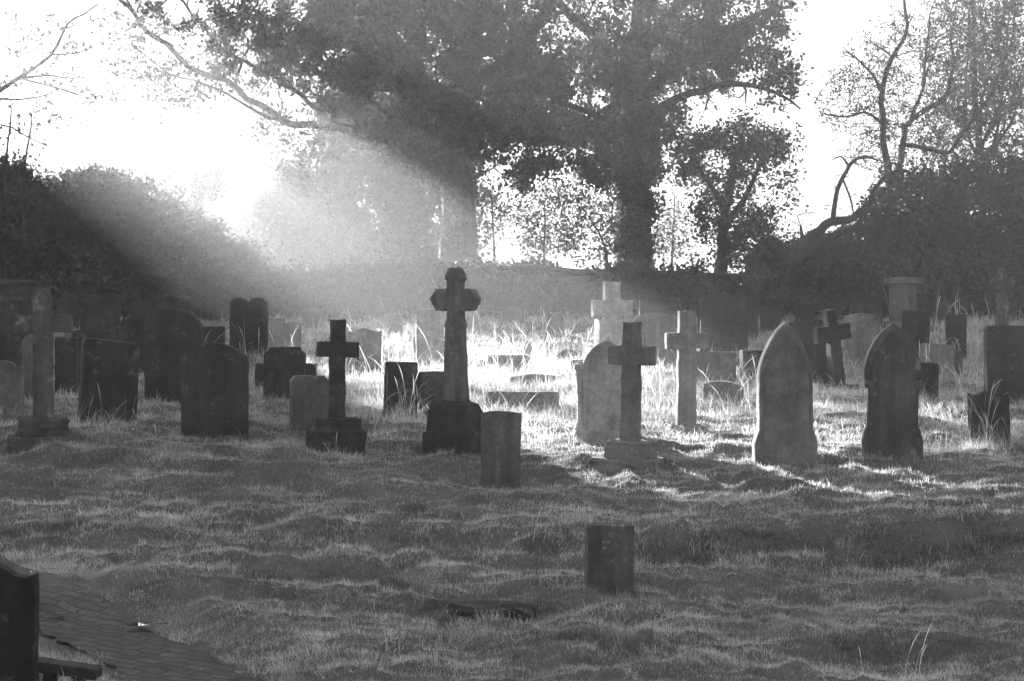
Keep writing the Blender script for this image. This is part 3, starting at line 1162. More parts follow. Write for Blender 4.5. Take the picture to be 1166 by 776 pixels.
class Tubes:
    def __init__(self):
        self.v, self.f, self.n = [], [], 0

    def add(self, pts, rad, sides):
        pts = np.asarray(pts, float)
        m = len(pts)
        tg = np.gradient(pts, axis=0)
        tg /= np.linalg.norm(tg, axis=1)[:, None] + 1e-9
        ref = np.array([0, 0, 1.0]) if abs(tg[:, 2]).mean() < .8 else np.array([1.0, 0, 0])
        n1 = np.cross(tg, ref)
        n1 /= np.linalg.norm(n1, axis=1)[:, None] + 1e-9
        n2 = np.cross(tg, n1)
        a = 2 * np.pi * np.arange(sides) / sides
        ring = pts[:, None, :] + np.asarray(rad)[:, None, None] * (np.cos(a)[None, :, None] * n1[:, None, :] + np.sin(a)[None, :, None] * n2[:, None, :])
        self.v.append(ring.reshape(-1, 3))
        ii = (np.arange(m * sides).reshape(m, sides) + self.n)
        jj = np.roll(ii, -1, axis=1)
        self.f.append(np.stack([ii[:-1], jj[:-1], jj[1:], ii[1:]], -1).reshape(-1))
        self.n += m * sides

    def mesh(self, name, origin):
        return np_mesh(name, np.concatenate(self.v) - origin, np.concatenate(self.f), 4, True)


def spline(pts, step):
    """Catmull-Rom through pts"""
    p = np.asarray(pts, float)
    p = np.vstack([2 * p[0] - p[1], p, 2 * p[-1] - p[-2]])
    out = []
    for i in range(1, len(p) - 2):
        L = np.linalg.norm(p[i + 1] - p[i])
        k = max(2, int(L / step))
        for u in np.arange(k) / k:
            out.append(.5 * ((2 * p[i]) + (-p[i - 1] + p[i + 1]) * u + (2 * p[i - 1] - 5 * p[i] + 4 * p[i + 1] - p[i + 2]) * u * u + (-p[i - 1] + 3 * p[i] - 3 * p[i + 1] + p[i + 2]) * u ** 3))
    out.append(p[-2])
    return np.array(out)


class Tree:
    def __init__(self, seed):
        self.r = np.random.default_rng(seed)
        self.tubes = Tubes()      # trunk and limbs
        self.twigs = self.tubes   # twigs grow in the same mesh as the trunk and limbs
        self.pos = np.zeros((0, 3))
        self.dir = np.zeros((0, 3))
        self.rad = np.zeros(0)
        self.tips = []
        self.base = None
        self.leaf = []            # (centres, size)

    def limb(self, pts, r0, r1, wob=.03, sides=8, step=.3):
        c = spline(pts, step)
        w = self.r.normal(0, wob, c.shape)
        w[0] = 0
        c = c + (w + np.roll(w, 1, 0)) / 2
        rad = np.linspace(1, 0, len(c)) ** .8 * (r0 - r1) + r1
        if self.base is None:
            self.base = c[0].copy()
            rad = rad * (1 + .6 * np.exp(-np.linspace(0, 1, len(c)) * 14))
        self.tubes.add(c, rad, sides)
        self._reg(c, rad)

    def _reg(self, c, rad):
        d = np.gradient(c, axis=0)
        d /= np.linalg.norm(d, axis=1)[:, None] + 1e-9
        self.pos = np.vstack([self.pos, c[1:]])
        self.dir = np.vstack([self.dir, d[1:]])
        self.rad = np.concatenate([self.rad, rad[1:]])

    def reach(self, targets, rmax, rend, wob=.05, step=.25, droop=.08, twig=False, maxlen=9, minlen=.1):
        made = []
        for t_ in targets:
            dv = self.pos - t_
            dist = np.sqrt((dv ** 2).sum(1))
            # prefer starting points lower than the target and pointing towards it
            cosd = -(dv * self.dir).sum(1) / (dist + 1e-6)
            cost = dist * (1.25 - .3 * cosd) + .25 * np.maximum(0, -(dv[:, 2]) * -1)
            i = int(np.argmin(cost))
            L = dist[i]
            if L > maxlen or L < minlen:
                continue
            s = self.pos[i]
            c1 = s + self.dir[i] * L * .3 + self.r.normal(0, .07 * L, 3)
            c2 = t_ + np.array([0, 0, droop * L]) + self.r.normal(0, .10 * L, 3) - (t_ - s) * .3
            k = max(3, int(L / step) + 1)
            u = np.linspace(0, 1, k)[:, None]
            c = (1 - u) ** 3 * s + 3 * (1 - u) ** 2 * u * c1 + 3 * (1 - u) * u ** 2 * c2 + u ** 3 * t_
            w = self.r.normal(0, wob, c.shape)
            w[0] = 0
            c = c + w
            r0 = min(self.rad[i] * .75, rmax)
            rad = np.linspace(r0, rend, k)
            (self.twigs if twig else self.tubes).add(c, rad, 3 if r0 < .03 else 5)
            self._reg(c, rad)
            made.append(c)
        return made

    def leaves(self, twigs, per, size, spread, frac=.5, keep=None):
        pts = []
        for c in twigs:
            n = int(per * min(3.0, self.r.lognormal(-.25, .75)))
            if n == 0:
                continue
            k0 = int(len(c) * frac)
            ii = self.r.integers(min(k0, len(c) - 1), len(c), n)
            pts.append(c[ii] + self.r.normal(0, spread, (n, 3)))
        if pts:
            pts = np.concatenate(pts)
            if keep is not None:
                pts = pts[keep(pts)]
            self.leaf.append((pts, size))

    def build(self, name, label, cat, group, leafmat, crown="crown", flat=.0):
        root = empty(name, tuple(self.base))
        tag(root, label, cat, group)
        link("trunk", self.tubes.mesh("trunk", self.base), M_BARK, root)
        if self.leaf:
            V = []
            T = []
            for pts, size in self.leaf:
                n = len(pts)
                a = self.r.normal(0, 1, (n, 3))
                a[:, 2] -= .4
                a /= np.linalg.norm(a, axis=1)[:, None]
                b = np.cross(a, self.r.normal(0, 1, (n, 3)))
                b /= np.linalg.norm(b, axis=1)[:, None]
                nn = np.cross(a, b)
                sz = size * self.r.uniform(.6, 1.35, n)[:, None]
                q_ = np.stack([pts - a * sz * .5, pts + b * sz * .32 + nn * sz * .08, pts + a * sz * .5, pts - b * sz * .32 + nn * sz * .08], 1)
                V.append(q_.reshape(-1, 3))
                T.append(np.repeat(self.r.uniform(0, 1, n), 4))
            V = np.concatenate(V) - self.base
            T = np.concatenate(T)
            link(crown, np_mesh(crown, V, np.arange(len(V)), 4, False, T), leafmat, root)
        return root


def blobs(r, specs, n):
    """random points in ellipsoids given as (px, py, d, rx px, ry px, rdepth m, weight)"""
    w = np.array([s[6] for s in specs], float)
    w /= w.sum()
    ch = r.choice(len(specs), n, p=w)
    out = []
    for i in ch:
        s = specs[i]
        while True:
            q_ = r.uniform(-1, 1, 3)
            if q_ @ q_ <= 1:
                break
        d = s[2] + q_[2] * s[5]
        # keep sizes in metres: convert the pixel radii at the blob's own distance
        c = P(s[0], s[1], s[2])
        out.append(c + np.array([q_[0] * s[3] * s[2] / F, q_[2] * s[5], -q_[1] * s[4] * s[2] / F]))
    return np.array(out)


def proj(p):
    d = p[:, 1]
    return CX + p[:, 0] * F / d, HY - (p[:, 2] - EYE) * F / d


def base_pt(px, d):
    x = (px - CX) / F * d
    return np.array([x, d, h1(x, d) - .1])


def up(b, *pp):
    return [b] + [P(*q_) for q_ in pp]


TG = "trees beyond the graveyard wall"


# --- T1: big ivy-clad tree, centre left
def keep_windows(wins, seed):
    r = np.random.default_rng(seed)

    def k(p):
        x, y = proj(p)
        x = x + (fbm(p[:, 0] * 2, p[:, 2] * 2, 301, 2) - .5) * 60
        y = y + (fbm(p[:, 0] * 2, p[:, 2] * 2, 302, 2) - .5) * 60
        ok = np.ones(len(p), bool)
        for (a, b, rx, ry, pr) in wins:
            ins = ((x - a) / rx) ** 2 + ((y - b) / ry) ** 2 < 1
            ok &= ~(ins & (r.uniform(0, 1, len(p)) < pr))
        return ok
    return k


def above_beam(slope, soft, seed):
    """crown edge: the low side of the crown follows a straight line, thinning over `soft` px"""
    r = np.random.default_rng(seed)

    def k(p):
        x, y = proj(p)
        e = SUN_PY + slope * (x - SUN_PX) - y     # >0 above the line
        return (e > r.normal(0, soft, len(p)) - 0) | (x > 470)
    return k


def clumpy(seed, thr, sc=1.0, soft=.05):
    """holes right through the crown where leaf clumps leave gaps"""
    r = np.random.default_rng(seed)

    def k(p):
        n = .5 * fbm(p[:, 0] * 1.1 * sc + p[:, 1] * .25, p[:, 2] * 1.5 * sc, seed, 3) + .5 * fbm(p[:, 0] * .9 * sc + 40, p[:, 1] * .9 * sc + p[:, 2] * .6, seed + 9, 3)
        return n > thr + r.normal(0, soft, len(p))
    return k


def both(*fs):
    def k(p):
        ok = np.ones(len(p), bool)
        for f in fs:
            ok &= f(p)
        return ok
    return k


T = Tree(101)
b = base_pt(524, 50)
T.limb(up(b, (523, 250, 50), (519, 170, 50), (526, 90, 50), (540, 0, 50), (545, -120, 50)), .50, .16, .03, 12)
T.limb([P(521, 205, 50), P(470, 172, 49.6), P(400, 150, 49.2), P(330, 138, 48.8), P(270, 100, 48.4), P(205, 66, 48), P(160, 25, 47.8), P(118, -12, 47.5), P(40, -60, 47.2)], .12, .03, .06, 8)
T.limb([P(400, 150, 49.2), P(330, 100, 50.5), P(250, 50, 51), P(190, -20, 51.5)], .07, .03, .06, 6)
T.limb([P(330, 138, 48.8), P(290, 128, 48), P(240, 95, 47.6), P(190, 84, 47.3), P(150, 50, 47.2)], .045, .015, .05, 6)
T.limb([P(520, 160, 50), P(455, 90, 51), P(440, 20, 52), P(430, -80, 52.5)], .26, .10, .05, 8)
T.limb([P(526, 110, 50), P(575, 70, 49), P(620, 10, 48.5), P(650, -60, 48)], .2, .08, .05, 8)
T.limb([P(524, 140, 50), P(560, 120, 47.5), P(600, 90, 46), P(640, 60, 45.5)], .13, .04, .05, 6)
T.limb([P(540, -20, 50), P(420, -120, 50), P(300, -170, 50), P(180, -190, 50)], .2, .07, .06, 8)
spec = [(470, 70, 50, 130, 120, 4.0, 4), (360, 50, 49.5, 130, 80, 3.2, 2.6), (250, 20, 49, 110, 60, 2.6, .8), (580, 80, 49, 95, 110, 3.6, 2.2), (500, 170, 49.5, 85, 45, 2.4, 1.0), (600, 170, 48.5, 60, 50, 1.6, .7)]
hid = [(460, -110, 50, 200, 110, 4, 2), (250, -110, 50, 180, 90, 4, 2), (80, -120, 49.5, 130, 70, 3, 1.1)]
kb = above_beam(.568, 22, 1)
kw = keep_windows([(552, 252, 34, 52, .97), (640, 40, 40, 50, .75), (492, 60, 16, 22, .7), (478, 135, 22, 36, .6), (660, 280, 90, 60, .9)], 2)
T.reach(blobs(T.r, spec + hid, 110), .06, .012, .06, .3)
T.reach(blobs(T.r, spec + hid, 420), .028, .007, .05, .3, twig=True)
tw = T.reach(blobs(T.r, spec, 1500), .014, .007, .03, .25, twig=True, maxlen=1.6)
T.leaves(tw, 88, .112, .115, .15, both(kb, kw, clumpy(31, .405)))
tl = T.reach(blobs(T.r, [(240, 92, 48, 90, 34, 1.6, 1), (330, 150, 48.6, 60, 26, 1.6, .8), (160, 50, 47.6, 50, 40, 1.4, .5), (350, 190, 49, 40, 40, 1.4, .8), (190, 100, 47.6, 60, 40, 1.4, .6)], 230), .015, .007, .04, .2, twig=True, maxlen=2.0)
T.leaves(tl, 13, .12, .12, .3)
th = T.reach(blobs(T.r, hid, 900), .014, .005, .04, .4, twig=True, maxlen=2.5)
kb2 = above_beam(.556, 17, 3)
T.leaves(th, 42, .26, .30, .3, both(kb2, keep_windows([(40, -96, 75, 10, 1.0), (60, -135, 70, 8, 1.0), (150, -75, 60, 8, 1.0)], 12)))
# ivy up the trunk
iv = [np.array([P(524 + T.r.normal(0, 5), y_, 50 + T.r.normal(0, .25)), P(524 + T.r.normal(0, 12), y_ - 5, 49.8 + T.r.normal(0, .4))]) for y_ in T.r.uniform(60, 335, 260)]
T.leaves(iv, 22, .12, .2, 0)
T.build("broadleaf_tree", "great spreading tree in leaf left of centre, its long bough reaching to the upper left", "tree", TG, M_LEAF)

# --- T2: second big tree, centre right
T = Tree(102)
b = base_pt(722, 52)
T.limb(up(b, (721, 250, 52), (722, 180, 52), (724, 110, 52), (730, 30, 52), (738, -90, 52)), .50, .16, .03, 12)
T.limb([P(724, 130, 52), P(760, 80, 51), P(810, 40, 50.5), P(860, 20, 50), P(900, 10, 50)], .17, .04, .05, 7)
T.limb([P(724, 150, 52), P(775, 110, 51), P(830, 95, 50.5), P(885, 105, 50.3), P(910, 122, 50)], .14, .025, .05, 7)
T.limb([P(722, 165, 52), P(680, 130, 51), P(640, 118, 50), P(600, 122, 49.5)], .13, .03, .05, 7)
T.limb([P(722, 120, 52), P(690, 60, 51.5), P(645, 15, 51), P(600, -40, 50.5)], .2, .06, .05, 7)
T.limb([P(728, 60, 52), P(790, -10, 52), P(850, -60, 52)], .2, .07, .05, 7)
T.limb([P(722, 185, 52), P(690, 150, 50.5), P(670, 135, 50)], .11, .03, .05, 6)
spec = [(735, 60, 51.5, 110, 100, 3.6, 4), (830, 55, 50.5, 80, 62, 2.6, 1.9), (875, 95, 50.3, 40, 36, 1.6, .5), (650, 60, 50.5, 80, 90, 2.6, 2.0), (700, 165, 50.5, 75, 55, 2, 1.5), (770, 165, 51, 60, 45, 1.8, .9), (722, 240, 51.4, 32, 70, .9, .9)]
hid = [(740, -90, 52, 190, 80, 4, 3), (860, -40, 51, 70, 50, 2.5, .7)]
kw = keep_windows([(672, 20, 30, 40, .75), (668, 112, 30, 34, .7), (655, 262, 60, 42, .6), (768, 262, 24, 48, .7), (552, 252, 34, 52, .95), (792, 105, 26, 16, .5), (760, 118, 10, 20, .5), (845, 120, 30, 14, .4), (700, 210, 20, 14, .5)], 4)
T.reach(blobs(T.r, spec + hid, 120), .055, .012, .06, .3)
T.reach(blobs(T.r, spec + hid, 420), .026, .007, .05, .3, twig=True)
tw = T.reach(blobs(T.r, spec, 1450), .014, .007, .03, .25, twig=True, maxlen=1.6)
T.leaves(tw, 70, .112, .11, .15, both(kw, clumpy(32, .465)))
th = T.reach(blobs(T.r, hid, 480), .014, .005, .04, .4, twig=True, maxlen=2.5)
T.leaves(th, 46, .15, .28, .3)
iv = [np.array([P(722 + T.r.normal(0, 7), y_, 52 + T.r.normal(0, .3)), P(722 + T.r.normal(0, 14), y_ - 5, 51.8 + T.r.normal(0, .4))]) for y_ in T.r.uniform(100, 335, 260)]
T.leaves(iv, 22, .12, .2, 0)
T.build("broadleaf_tree", "tall leafy tree right of centre with a thick dark ivy-covered trunk", "tree", TG, M_LEAF)

# --- T3: smaller ivied tree
T = Tree(103)
b = base_pt(818, 50)
T.limb(up(b, (822, 270, 50), (830, 220, 50), (838, 170, 50)), .22, .05, .04, 8)
T.limb([P(824, 260, 50), P(850, 225, 49.6), P(866, 190, 49.3), P(890, 170, 49)], .10, .02, .04, 6)
T.limb([P(826, 240, 50), P(800, 200, 50.4), P(785, 165, 50.6)], .09, .02, .04, 6)
spec = [(828, 215, 50, 48, 72, 1.6, 2.6), (815, 272, 50, 45, 48, 1.5, 1.6), (872, 205, 49.6, 36, 52, 1.2, .8), (862, 158, 50, 44, 26, 1.2, .7), (792, 170, 50, 34, 44, 1, .8), (868, 262, 49.8, 30, 36, 1.0, .5)]
T.reach(blobs(T.r, spec, 60), .03, .008, .04, .2)
T.reach(blobs(T.r, [(890, 175, 49.5, 40, 40, 1.0, 1), (880, 235, 49.5, 35, 40, 1, 1)], 60), .012, .004, .05, .2, twig=True)
tw = T.reach(blobs(T.r, spec, 620), .012, .004, .03, .2, twig=True, maxlen=1.2)
T.leaves(tw, 44, .10, .14, .15, both(clumpy(33, .44, 1.3), keep_windows([(768, 262, 22, 42, .8), (850, 215, 10, 14, .5)], 5)))
T.build("ivied_tree", "smaller dark ivy-smothered tree right of the thick dark trunk", "tree", TG, M_EVER)

# --- sunlit saplings in the gap beneath the big trees
for i, (px, d, tipx, ytop, spec, n, lab) in enumerate([
    (566, 51, 558, 205, [(552, 250, 51, 30, 50, 1, 1)], 120, "thin sapling with pale sunlit leaves in the gap right of the great spreading tree"),
    (618, 53, 622, 212, [(620, 255, 53, 40, 46, 1.2, 1)], 210, "bushy young tree with bright leaves midway between the two big trunks"),
    (698, 51, 668, 232, [(672, 262, 51, 40, 46, 1.0, 1), (655, 215, 51, 40, 24, 1, .5)], 200, "slanting thin-stemmed sapling just left of the thick dark trunk"),
    (764, 54, 768, 210, [(766, 258, 54, 28, 46, 1.0, 1)], 130, "light leafy sapling right of the thick dark trunk"),
]):
    T = Tree(140 + i)
    b = base_pt(px, d)
    T.limb(up(b, ((px * 2 + tipx) / 3, 280, d), (tipx, ytop + 12, d)), .055 if i != 2 else .075, .015, .02, 6)
    T.reach(blobs(T.r, spec, 26), .014, .005, .04, .2)
    tw = T.reach(blobs(T.r, spec, n), .008, .003, .03, .2, twig=True, maxlen=1.2)
    T.leaves(tw, 15, .09, .17, .3)
    T.build("sapling", lab, "sapling", "saplings beyond the wall", M_SAPL)

# --- right: leaning forked tree
T = Tree(104)
b = base_pt(884, 46)
T.limb(up(b, (885, 338, 46), (892, 317, 46), (907, 293, 46), (915, 277, 46), (930, 265, 45.9), (945, 250, 45.8), (964, 248, 45.7), (982, 241, 45.6), (1000, 236, 45.5), (1012, 222, 45.5)), .165, .05, .055, 9, .2)
T.limb([P(899, 304, 46), P(913, 291, 46.1), P(925, 276, 46.1), P(940, 271, 46.2), P(960, 262, 46.2), P(975, 258, 46.3), P(982, 243, 46.3), P(991, 231, 46.3), P(997, 214, 46.3), P(1006, 203, 46.3)], .105, .045, .05, 8, .2)
T.limb([P(948, 249, 45.8), P(950, 226, 45.8), P(956, 205, 45.8), P(967, 188, 45.9), P(984, 176, 46), P(1000, 182, 46)], .065, .025, .035, 7, .2)
T.limb([P(967, 190, 45.9), P(958, 178, 45.9), P(948, 183, 45.9)], .03, .012, .01, 5, .15)
T.limb([P(914, 277, 46), P(912, 258, 46)], .045, .035, .01, 6, .15)
T.limb([P(960, 205, 45.9), P(968, 225, 45.8), P(972, 244, 45.8)], .03, .02, .01, 5, .15)
T.reach(blobs(T.r, [(960, 205, 45.9, 40, 45, 1, 1), (925, 250, 46, 50, 22, 1, .8), (1000, 215, 46, 40, 40, 1, .8), (990, 265, 46, 40, 30, 1, .5)], 200), .014, .007, .05, .2, twig=True)
T.build("leaning_tree", "bare leaning tree forking low into two dark limbs at right", "tree", TG, M_LEAF)

# --- right: tall bare tree
T = Tree(105)
b = base_pt(1018, 48)
T.limb(up(b, (1014, 260, 48), (1011, 186, 48), (1003, 130, 48), (1007, 92, 48), (1022, 58, 48), (1033, 28, 48), (1027, -15, 48)), .14, .025, .045, 9, .25)
T.limb([P(1014, 215, 48), P(1026, 181, 48), P(1034, 145, 48.3), (P(1058, 125, 48.5)), P(1076, 112, 48.5), P(1084, 62, 48.6), P(1090, 10, 48.7)], .09, .02, .045, 8, .25)
T.limb([P(1030, 165, 48.1), P(1080, 172, 48), P(1098, 152, 47.8), P(1122, 118, 47.6), P(1150, 80, 47.5)], .06, .02, .045, 7, .25)
T.limb([P(1004, 140, 48), P(985, 128, 48), P(965, 132, 48), P(935, 128, 48)], .045, .012, .03, 6, .2)
T.limb([P(1005, 110, 48), P(990, 80, 48), P(975, 66, 48), P(960, 55, 48)], .045, .012, .03, 6, .2)
T.limb([P(1018, 66, 48), P(1000, 55, 48), P(985, 40, 48)], .03, .01, .03, 5, .2)
T.limb([P(1034, 145, 48.3), P(1050, 100, 48), P(1055, 50, 48), P(1062, 10, 48)], .05, .015, .03, 6, .2)
spec = [(1000, 95, 48, 52, 75, 1.6, 1.5), (1060, 80, 48.3, 75, 95, 2, 2), (965, 115, 48, 44, 45, 1, .8), (1000, 170, 48, 40, 35, 1, .6), (1100, 60, 48, 60, 80, 2, 1), (1030, 160, 48, 50, 40, 1.5, .8)]
T.reach(blobs(T.r, spec, 150), .024, .010, .06, .2)
tw = T.reach(blobs(T.r, spec, 3300), .016, .010, .05, .18, twig=True, maxlen=1.3)
T.leaves(tw[::4], 4, .08, .10, .4)
T.build("bare_tree", "tall bare twiggy tree rising above the dark thicket at right", "tree", TG, M_LEAF)

# --- right: sparse-leaved upright tree at the edge
T = Tree(106)
b = base_pt(1120, 49.5)
T.limb(up(b, (1118, 230, 49.5), (1112, 140, 49.5), (1108, 40, 49.5), (1104, -40, 49.5)), .13, .04, .04, 8)
for k in range(9):
    x0 = T.r.uniform(1095, 1150)
    x1 = x0 + T.r.uniform(-30, 45)
    dd = 49.5 + T.r.uniform(-1, 1)
    T.limb([P(1116, 215 - k * 8, 49.5), P(x0, 150 - k * 5, dd), P((x0 + x1) / 2, 60, dd), P(x1, -40, dd)], .045, .012, .04, 5)
spec = [(1110, 70, 49.5, 62, 110, 1.8, 2), (1165, 80, 49.5, 50, 110, 1.8, 1.6), (1090, 150, 49, 50, 50, 1.4, .7)]
T.reach(blobs(T.r, spec, 120), .016, .005, .05, .25)
tw = T.reach(blobs(T.r, spec, 2100), .015, .009, .04, .2, twig=True, maxlen=1.3)
T.leaves(tw, 12, .08, .11, .2)
T.build("upright_tree", "thin-leaved upright tree filling the upper right corner", "tree", TG, M_LEAF)


def thicket(seed, px, d, spec, n1, n2, per, size, lab, mat=None, name="evergreen_bush", cat="bush", spread=.15, ytop=None, r0=.12, keep=None, grp="evergreen bushes along the wall", twigs=0):
    T = Tree(seed)
    b = base_pt(px, d)
    top = P(px + 3, ytop if ytop is not None else min(s[1] for s in spec), d)
    T.limb([b, b * .6 + top * .4 + np.array([.1, 0, 0]), top], r0, .03, .04, 7)
    T.reach(blobs(T.r, spec, n1), .035, .008, .05, .25)
    tw = T.reach(blobs(T.r, spec, n2), .012, .006, .03, .25, twig=True, maxlen=1.8)
    sp = T.reach(blobs(T.r, [(s[0], s[1] - s[4] * .72, s[2], s[3] * .95, s[4] * .55, s[5] * .6, 1) for s in spec], n2 // 3), .011, .007, .04, .2, twig=True, maxlen=1.4)
    T.leaves(sp, per * .4, size, .09, .2)
    kc0 = clumpy(seed, .40, 1.2)
    kc = lambda p: kc0(p) | (proj(p)[1] > 262 + 14 * np.sin(p[:, 0] * 3))
    T.leaves(tw, per, size, spread, .15, both(keep, kc) if keep else kc)
    if twigs:
        T.reach(blobs(T.r, [(s[0], s[1] - s[4] * .9, s[2], s[3] * .9, s[4] * .6, s[5] * .7, 1) for s in spec], twigs), .008, .003, .04, .2, twig=True, maxlen=1.3)
    return T.build(name, lab, cat, grp, mat or M_EVER)


# right thicket
thicket(201, 1060, 47.5, [(1045, 245, 47.5, 62, 52, 1.6, 2), (1030, 290, 47.3, 60, 44, 1.4, 1.5)], 70, 620, 46, .10, "dense dark thicket below the tall bare tree", spread=.15, twigs=200)
thicket(202, 1125, 47, [(1120, 240, 47, 62, 56, 1.6, 2), (1120, 300, 46.8, 60, 42, 1.3, 1.3)], 70, 620, 46, .10, "dense dark evergreen mass below the thin-leaved upright tree", spread=.15, keep=keep_windows([(1146, 258, 22, 14, .8)], 8))
thicket(203, 1195, 47, [(1195, 230, 47, 50, 70, 1.6, 2), (1190, 300, 46.8, 50, 40, 1.3, 1)], 50, 420, 46, .11, "dark evergreen at the right edge of the thicket", spread=.22)
thicket(204, 940, 48.5, [(930, 305, 48.5, 50, 30, 1.2, 1), (970, 295, 48, 40, 34, 1.2, 1)], 40, 380, 34, .09, "low hedge-like shrub behind the leaning forked tree", spread=.18, twigs=120)
thicket(205, 880, 49, [(880, 305, 49, 34, 30, 1.2, 1)], 24, 200, 32, .09, "low shrub between the ivied tree and the leaning forked tree", spread=.18, twigs=60)

# left bushes
thicket(211, 30, 46.5, [(35, 262, 46.5, 60, 62, 1.8, 2), (30, 302, 46.2, 70, 28, 1.2, 1), (10, 235, 46.5, 40, 44, 1.4, 1)], 70, 700, 48, .11, "black evergreen bush at the left edge below the bare saplings", ytop=205, spread=.15)
thicket(212, 110, 46.8, [(105, 255, 46.8, 58, 55, 1.8, 2), (115, 225, 46.8, 46, 26, 1.3, .7), (100, 300, 46.4, 70, 34, 1.2, .8)], 70, 680, 46, .11, "wide black evergreen bush with an uneven top, second along the left wall", spread=.15)
thicket(213, 195, 46.6, [(185, 272, 46.6, 52, 50, 1.6, 1.6), (160, 240, 46.6, 30, 32, 1.2, .6), (215, 290, 46.2, 48, 34, 1.2, 1.0), (165, 298, 46.2, 40, 30, 1.2, 1.0)], 60, 560, 42, .10, "dark evergreen bush sloping down towards the light beam", spread=.15)
thicket(214, 262, 46.0, [(262, 305, 46.0, 36, 22, 1.0, 1)], 20, 170, 34, .10, "lowest dark bush at the foot of the light beam", spread=.18)
thicket(215, 225, 60, [(222, 240, 60, 38, 44, 1.8, 1.2), (232, 210, 60, 26, 22, 1.4, .6), (200, 215, 60, 20, 24, 1.2, .3)], 50, 380, 30, .11, "hazy round tree far behind the sloping dark bush", M_LEAF, "far_tree", "tree", .24, 200, .16, None, TG, 120)
thicket(216, 292, 66, [(292, 268, 66, 30, 42, 2.0, 1), (300, 245, 66, 22, 22, 1.4, .5)], 30, 260, 40, .13, "far misty domed tree at the left side of the light beam", M_LEAF, "far_tree", "tree", .26, 232, .16, None, TG)

# far hedge line behind the beam and beneath the great tree
for i, (px, d, rx, yc, ry, lab) in enumerate([
    (345, 60, 44, 258, 62, "misty hedge tree in the light beam, leftmost of the row under the great bough"),
    (412, 58, 58, 215, 112, "misty hedge tree in the light beam, directly under the long bough"),
    (482, 56, 52, 210, 118, "misty hedge tree close to the left of the great trunk"),
]):
    thicket(230 + i, px, d, [(px, yc, d, rx, ry, 1.8, 2), (px, 310, d, rx + 6, 34, 1.4, 1)], 60, 860, 46, .15, lab, M_EVER, "hedge_tree", "tree", .25, None, .14, None, "misty hedge trees behind the wall")

# left: bare saplings above the bush
for i, (px, tipx, ytop, lab) in enumerate([
    (8, 12, 118, "leaning leafless sapling at the very left edge above the black bush"),
    (27, 36, 128, "slim dark sapling second from the left edge above the black bush"),
]):
    T = Tree(250 + i)
    b = base_pt(px, 45.2)
    T.limb(up(b, (px - 1, 200, 45.2), (tipx, ytop, 45.2)), .05, .015, .03, 6)
    T.reach(blobs(T.r, [((px + tipx) / 2 + 6, 165, 45.2, 26, 40, .6, 1)], 26), .014, .005, .03, .2)
    tw = T.reach(blobs(T.r, [((px + tipx) / 2 + 8, 165, 45.2, 30, 45, .7, 1)], 60), .006, .003, .03, .15, twig=True, maxlen=1)
    T.leaves(tw[::2], 4, .09, .1, .4)
    T.build("bare_sapling", lab, "sapling", "saplings beyond the wall", M_LEAF)

# left: tree standing just outside the frame, one bough reaching in
T = Tree(107)
b = base_pt(-350, 47)
T.limb(up(b, (-348, 200, 47), (-340, 60, 47), (-336, -80, 47), (-340, -260, 47)), .42, .12, .04, 10)
T.limb([P(-344, 190, 47), P(-170, 165, 46), P(-60, 128, 45.2), P(0, 104, 45), P(20, 91, 45), P(58, 62, 45), P(78, 28, 45), P(112, 4, 45)], .12, .02, .025, 7, .2)
T.limb([P(20, 91, 45), P(45, 86, 45), P(80, 88, 45.1), P(102, 87, 45.1)], .035, .01, .015, 5, .2)
T.limb([P(24, 90, 45), P(50, 96, 44.8), P(75, 104, 44.8), P(100, 111, 44.8), P(130, 107, 44.8)], .03, .008, .015, 5, .2)
T.limb([P(-20, 112, 45), P(30, 112, 45), P(62, 102, 45), P(85, 78, 45)], .03, .008, .015, 5, .2)
T.limb([P(58, 62, 45), P(90, 60, 45), P(112, 50, 45), P(132, 28, 45)], .025, .008, .015, 5, .2)
T.limb([P(76, 32, 45), P(100, 24, 45), P(130, 20, 45)], .018, .006, .015, 5, .2)
T.limb([P(-80, 138, 45.4), P(0, 142, 45.3), P(30, 155, 45.3), P(55, 168, 45.3), P(74, 169, 45.3)], .03, .01, .015, 5, .2)
spec = [(-330, -60, 47, 150, 200, 3.2, 3), (-290, 150, 47, 150, 130, 3, 2.2), (-197, 12, 47, 70, 70, 1.8, 1.2), (-260, -310, 47, 190, 110, 3.2, 2.2), (-102, -124, 47, 57, 44, 1.2, .8), (-190, -142, 47, 46, 46, 1.2, .7), (-290, 270, 46.5, 150, 80, 2.5, 1.3), (-500, 0, 47.5, 140, 240, 3, 2.4)]  # unseen crown, its lobes shaped to block sun around the lit ground
T.reach(blobs(T.r, [(70, 90, 45, 60, 60, .8, 1)], 26), .008, .004, .04, .2, twig=True)
tb = T.reach(blobs(T.r, [(110, 70, 45.5, 70, 60, 1.2, 1), (30, 60, 45.2, 60, 60, 1, 1), (60, 130, 45.2, 60, 30, 1, .5), (160, 40, 46, 50, 40, 1, .5)], 210), .013, .008, .04, .2, twig=True, maxlen=2)
T.leaves(tb, 7, .11, .10, .3)
T.reach(blobs(T.r, spec, 160), .05, .01, .06, .3)
tw = T.reach(blobs(T.r, spec, 2000), .02, .006, .04, .4, twig=True, maxlen=3)
T.leaves(tw, 60, .22, .22, .2)
T.build("broadleaf_tree", "tree outside the left edge whose thin bare bough reaches into the white sky", "tree", TG, M_LEAF)
# unseen evergreen added below it, outside the left edge, to block sun there
thicket(221, -75, 47.5, [(-84, 190, 47.5, 58, 122, 2.0, 2), (-80, 290, 47, 70, 60, 2, 1)], 90, 1100, 60, .15, "unseen tall evergreen added beyond the left edge to block the sun", spread=.26, ytop=110)

